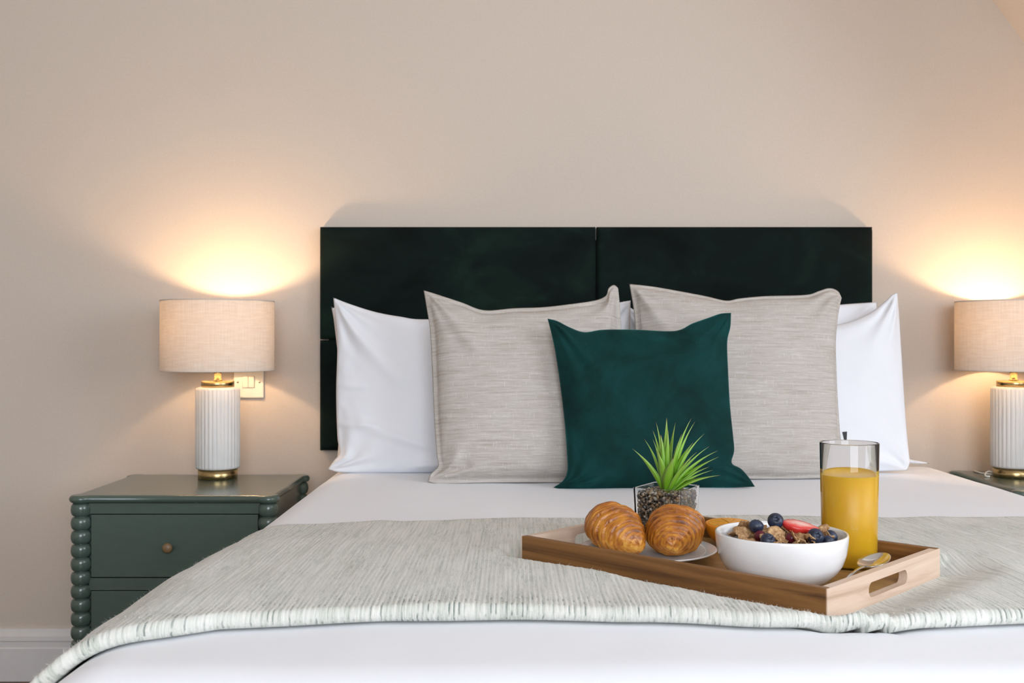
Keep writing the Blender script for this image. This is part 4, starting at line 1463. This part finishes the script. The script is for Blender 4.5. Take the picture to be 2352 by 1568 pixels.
def sq(h0, z, r=0.004):
    out = []
    for sx, sy, a0 in ((1, 1, 0), (-1, 1, PI / 2), (-1, -1, PI), (1, -1, 1.5 * PI)):
        for a in np.linspace(0, PI / 2, 4):
            out.append((sx * (h0 - r) + r * math.cos(a0 + a), sy * (h0 - r) + r * math.sin(a0 + a), z))
    return out


rings = [sq(0.0375, 0.0), sq(0.0385, 0.002), sq(0.0415, PH - 0.001), sq(0.0412, PH), sq(0.0390, PH, 0.003), sq(0.0386, PH - 0.001, 0.003), sq(0.0358, 0.007, 0.003), sq(0.034, 0.006, 0.003)]
verts = [v for r in rings for v in r]; n = 16
faces = [tuple(range(n)), tuple((len(rings) - 1) * n + i for i in range(n))]
for k in range(len(rings) - 1):
    for i in range(n):
        faces.append((k * n + i, k * n + (i + 1) % n, (k + 1) * n + (i + 1) % n, (k + 1) * n + i))
mesh_obj('pot', verts, faces, M['clear_acrylic'], plant, smooth=False)['label'] = 'clear square pot'

ico = bmesh.new(); bmesh.ops.create_icosphere(ico, subdivisions=1, radius=1)
iv = np.array([v.co[:] for v in ico.verts]); ifc = [tuple(v.index for v in f.verts) for f in ico.faces]; ico.free()
pv, pf, pc = [], [], []
rp = random.Random(4)
tones = [(0.035, 0.032, 0.028), (0.10, 0.085, 0.065), (0.22, 0.14, 0.075), (0.32, 0.23, 0.15), (0.16, 0.15, 0.14), (0.45, 0.40, 0.34), (0.26, 0.17, 0.08), (0.06, 0.05, 0.045)]


def pebble(x, y, z):
    r = rp.uniform(0.0019, 0.0036)
    sc = np.array([rp.uniform(0.8, 1.25), rp.uniform(0.8, 1.25), rp.uniform(0.6, 1.0)]) * r
    R = np.array(Matrix.Rotation(rp.uniform(0, 6.28), 3, Vector((rp.uniform(-1, 1), rp.uniform(-1, 1), rp.uniform(-1, 1) + 0.01))))
    P_ = (iv * sc) @ R.T + np.array([x, y, z])
    b = len(pv); c = rp.choice(tones); k_ = rp.uniform(0.75, 1.3)
    for p in P_:
        pv.append(tuple(p)); pc.append((c[0] * k_, c[1] * k_, c[2] * k_, 1))
    for f in ifc:
        pf.append(tuple(b + i for i in f))


for z in np.arange(0.010, 0.078, 0.0034):
    half = 0.0352 + (z / PH) * 0.0026 - 0.0028
    m = int(2 * half / 0.0042)
    for side in range(4):
        for q in range(m):
            s = -half + (q + rp.random()) * 2 * half / m
            for depth in (0, 0.004):
                e = half - depth - rp.uniform(0, 0.0012)
                x, y = ((s, -e), (e, s), (-s, e), (-e, -s))[side]
                pebble(x, y, z + rp.uniform(-0.0015, 0.0015))
for k in range(520):
    pebble(rp.uniform(-0.034, 0.034), rp.uniform(-0.034, 0.034), 0.0765 + rp.uniform(-0.002, 0.0035))
pb = mesh_obj('pebbles', pv, pf, M['pebbles'], plant, smooth=True, cols=pc); pb['kind'] = 'stuff'; pb['label'] = 'small brown and grey pebbles'
box('pebble_core', -0.028, 0.028, -0.028, 0.028, 0.009, 0.074, M['near_black'], plant)


def leaf(tip, width, sag, name='leaf'):
    """succulent blade from the crown to a tip (local, metres), keel-folded and tapering to a spine"""
    base = Vector((tip[0] * 0.06, tip[1] * 0.06, 0.076))
    tip = Vector(tip)
    n = 12
    sgn = 1 if tip.cross(Vector((0, 0, 1))).dot(Vector((math.cos(ry), math.sin(ry), 0))) > 0 else -1
    fx, fy = sgn * math.cos(ry), sgn * math.sin(ry)
    verts, uvs, faces = [], [], []
    ctrl = base + Vector((tip.x * 0.30, tip.y * 0.30, (tip.z - base.z) * 0.62 + sag))
    for i in range(n + 1):
        t = i / n
        p = base * (1 - t) ** 2 + ctrl * 2 * t * (1 - t) + tip * t * t
        tan = ((ctrl - base) * 2 * (1 - t) + (tip - ctrl) * 2 * t).normalized()
        side = tan.cross(Vector((tip.x + 0.001, tip.y, 0.35 * 0 + 0.0))).normalized() if math.hypot(tip.x, tip.y) > 0.012 else tan.cross(Vector((0.3, -1, 0))).normalized()
        side = (side + Vector((fx, fy, 0.0)) * 0.55).normalized(); side = (side - tan * side.dot(tan)).normalized()
        nr = side.cross(tan).normalized()
        w = width * (0.42 + 0.58 * math.sin(PI * min(1, t * 1.15))) * (1 - t) ** 0.55 if t < 1 else 0.0
        w = max(w * 0.5, 0.00025)
        for s, d, u in ((-1, 0.20, 0.0), (-0.5, -0.05, 0.25), (0, -0.22, 0.5), (0.5, -0.05, 0.75), (1, 0.20, 1.0)):
            verts.append(p + side * (w * s) - nr * (d * w)); uvs.append((u, t))
        for s, d, u in ((0.5, -0.36, 0.75), (0, -0.52, 0.5), (-0.5, -0.36, 0.25)):
            verts.append(p + side * (w * s) - nr * (d * w)); uvs.append((u, t))
    for i in range(n):
        for j in range(8):
            j2 = (j + 1) % 8
            faces.append((i * 8 + j, i * 8 + j2, (i + 1) * 8 + j2, (i + 1) * 8 + j))
    faces.append(tuple(range(8))); faces.append(tuple(n * 8 + j for j in range(8)))
    return mesh_obj(name, verts, faces, M['succulent_leaf'], plant, uvs=uvs)


K = 1.72 / 2420 / 5.6                        # metres on the plant for one step of the sketch grid below
ry = math.radians(32)
# (sideways, up) of every leaf tip in grid steps from the crown, depth towards (-) or away (+) in metres, width, sag
LEAVES = [(-435, 555, 0.004, 0.0085, 0.000), (-268, 670, 0.020, 0.0075, 0.004), (-185, 690, -0.008, 0.0080, 0.002), (-145, 775, 0.030, 0.0065, 0.004), (-115, 890, 0.018, 0.0080, 0.004), (15, 950, 0.012, 0.0080, 0.004),
          (-150, 560, -0.028, 0.0110, 0.000), (15, 795, -0.004, 0.0075, 0.002), (145, 880, 0.024, 0.0075, 0.004), (330, 945, 0.008, 0.0085, 0.002), (395, 895, 0.020, 0.0090, 0.002), (525, 735, 0.026, 0.0085, 0.004),
          (335, 645, -0.006, 0.0090, 0.000), (580, 570, 0.022, 0.0080, 0.002), (670, 530, 0.006, 0.0085, 0.004), (655, 462, -0.010, 0.0080, 0.000), (520, 345, -0.020, 0.0085, 0.000), (610, 275, 0.010, 0.0075, 0.002),
          (650, 245, -0.026, 0.0095, 0.004), (40, 480, -0.040, 0.0125, 0.002), (265, 460, -0.036, 0.0115, 0.000), (-70, 740, 0.004, 0.0075, 0.002), (440, 490, 0.034, 0.0080, 0.002), (-30, 700, 0.044, 0.0080, 0.004), (180, 760, -0.014, 0.0085, 0.000)]
for (sx, sz, dp, w, sag) in LEAVES:
    X, Z = sx * K, sz * K + 0.078
    x = X * math.cos(ry) - dp * math.sin(ry); y = X * math.sin(ry) + dp * math.cos(ry)
    leaf((x, y, Z), w * 2.25, sag)
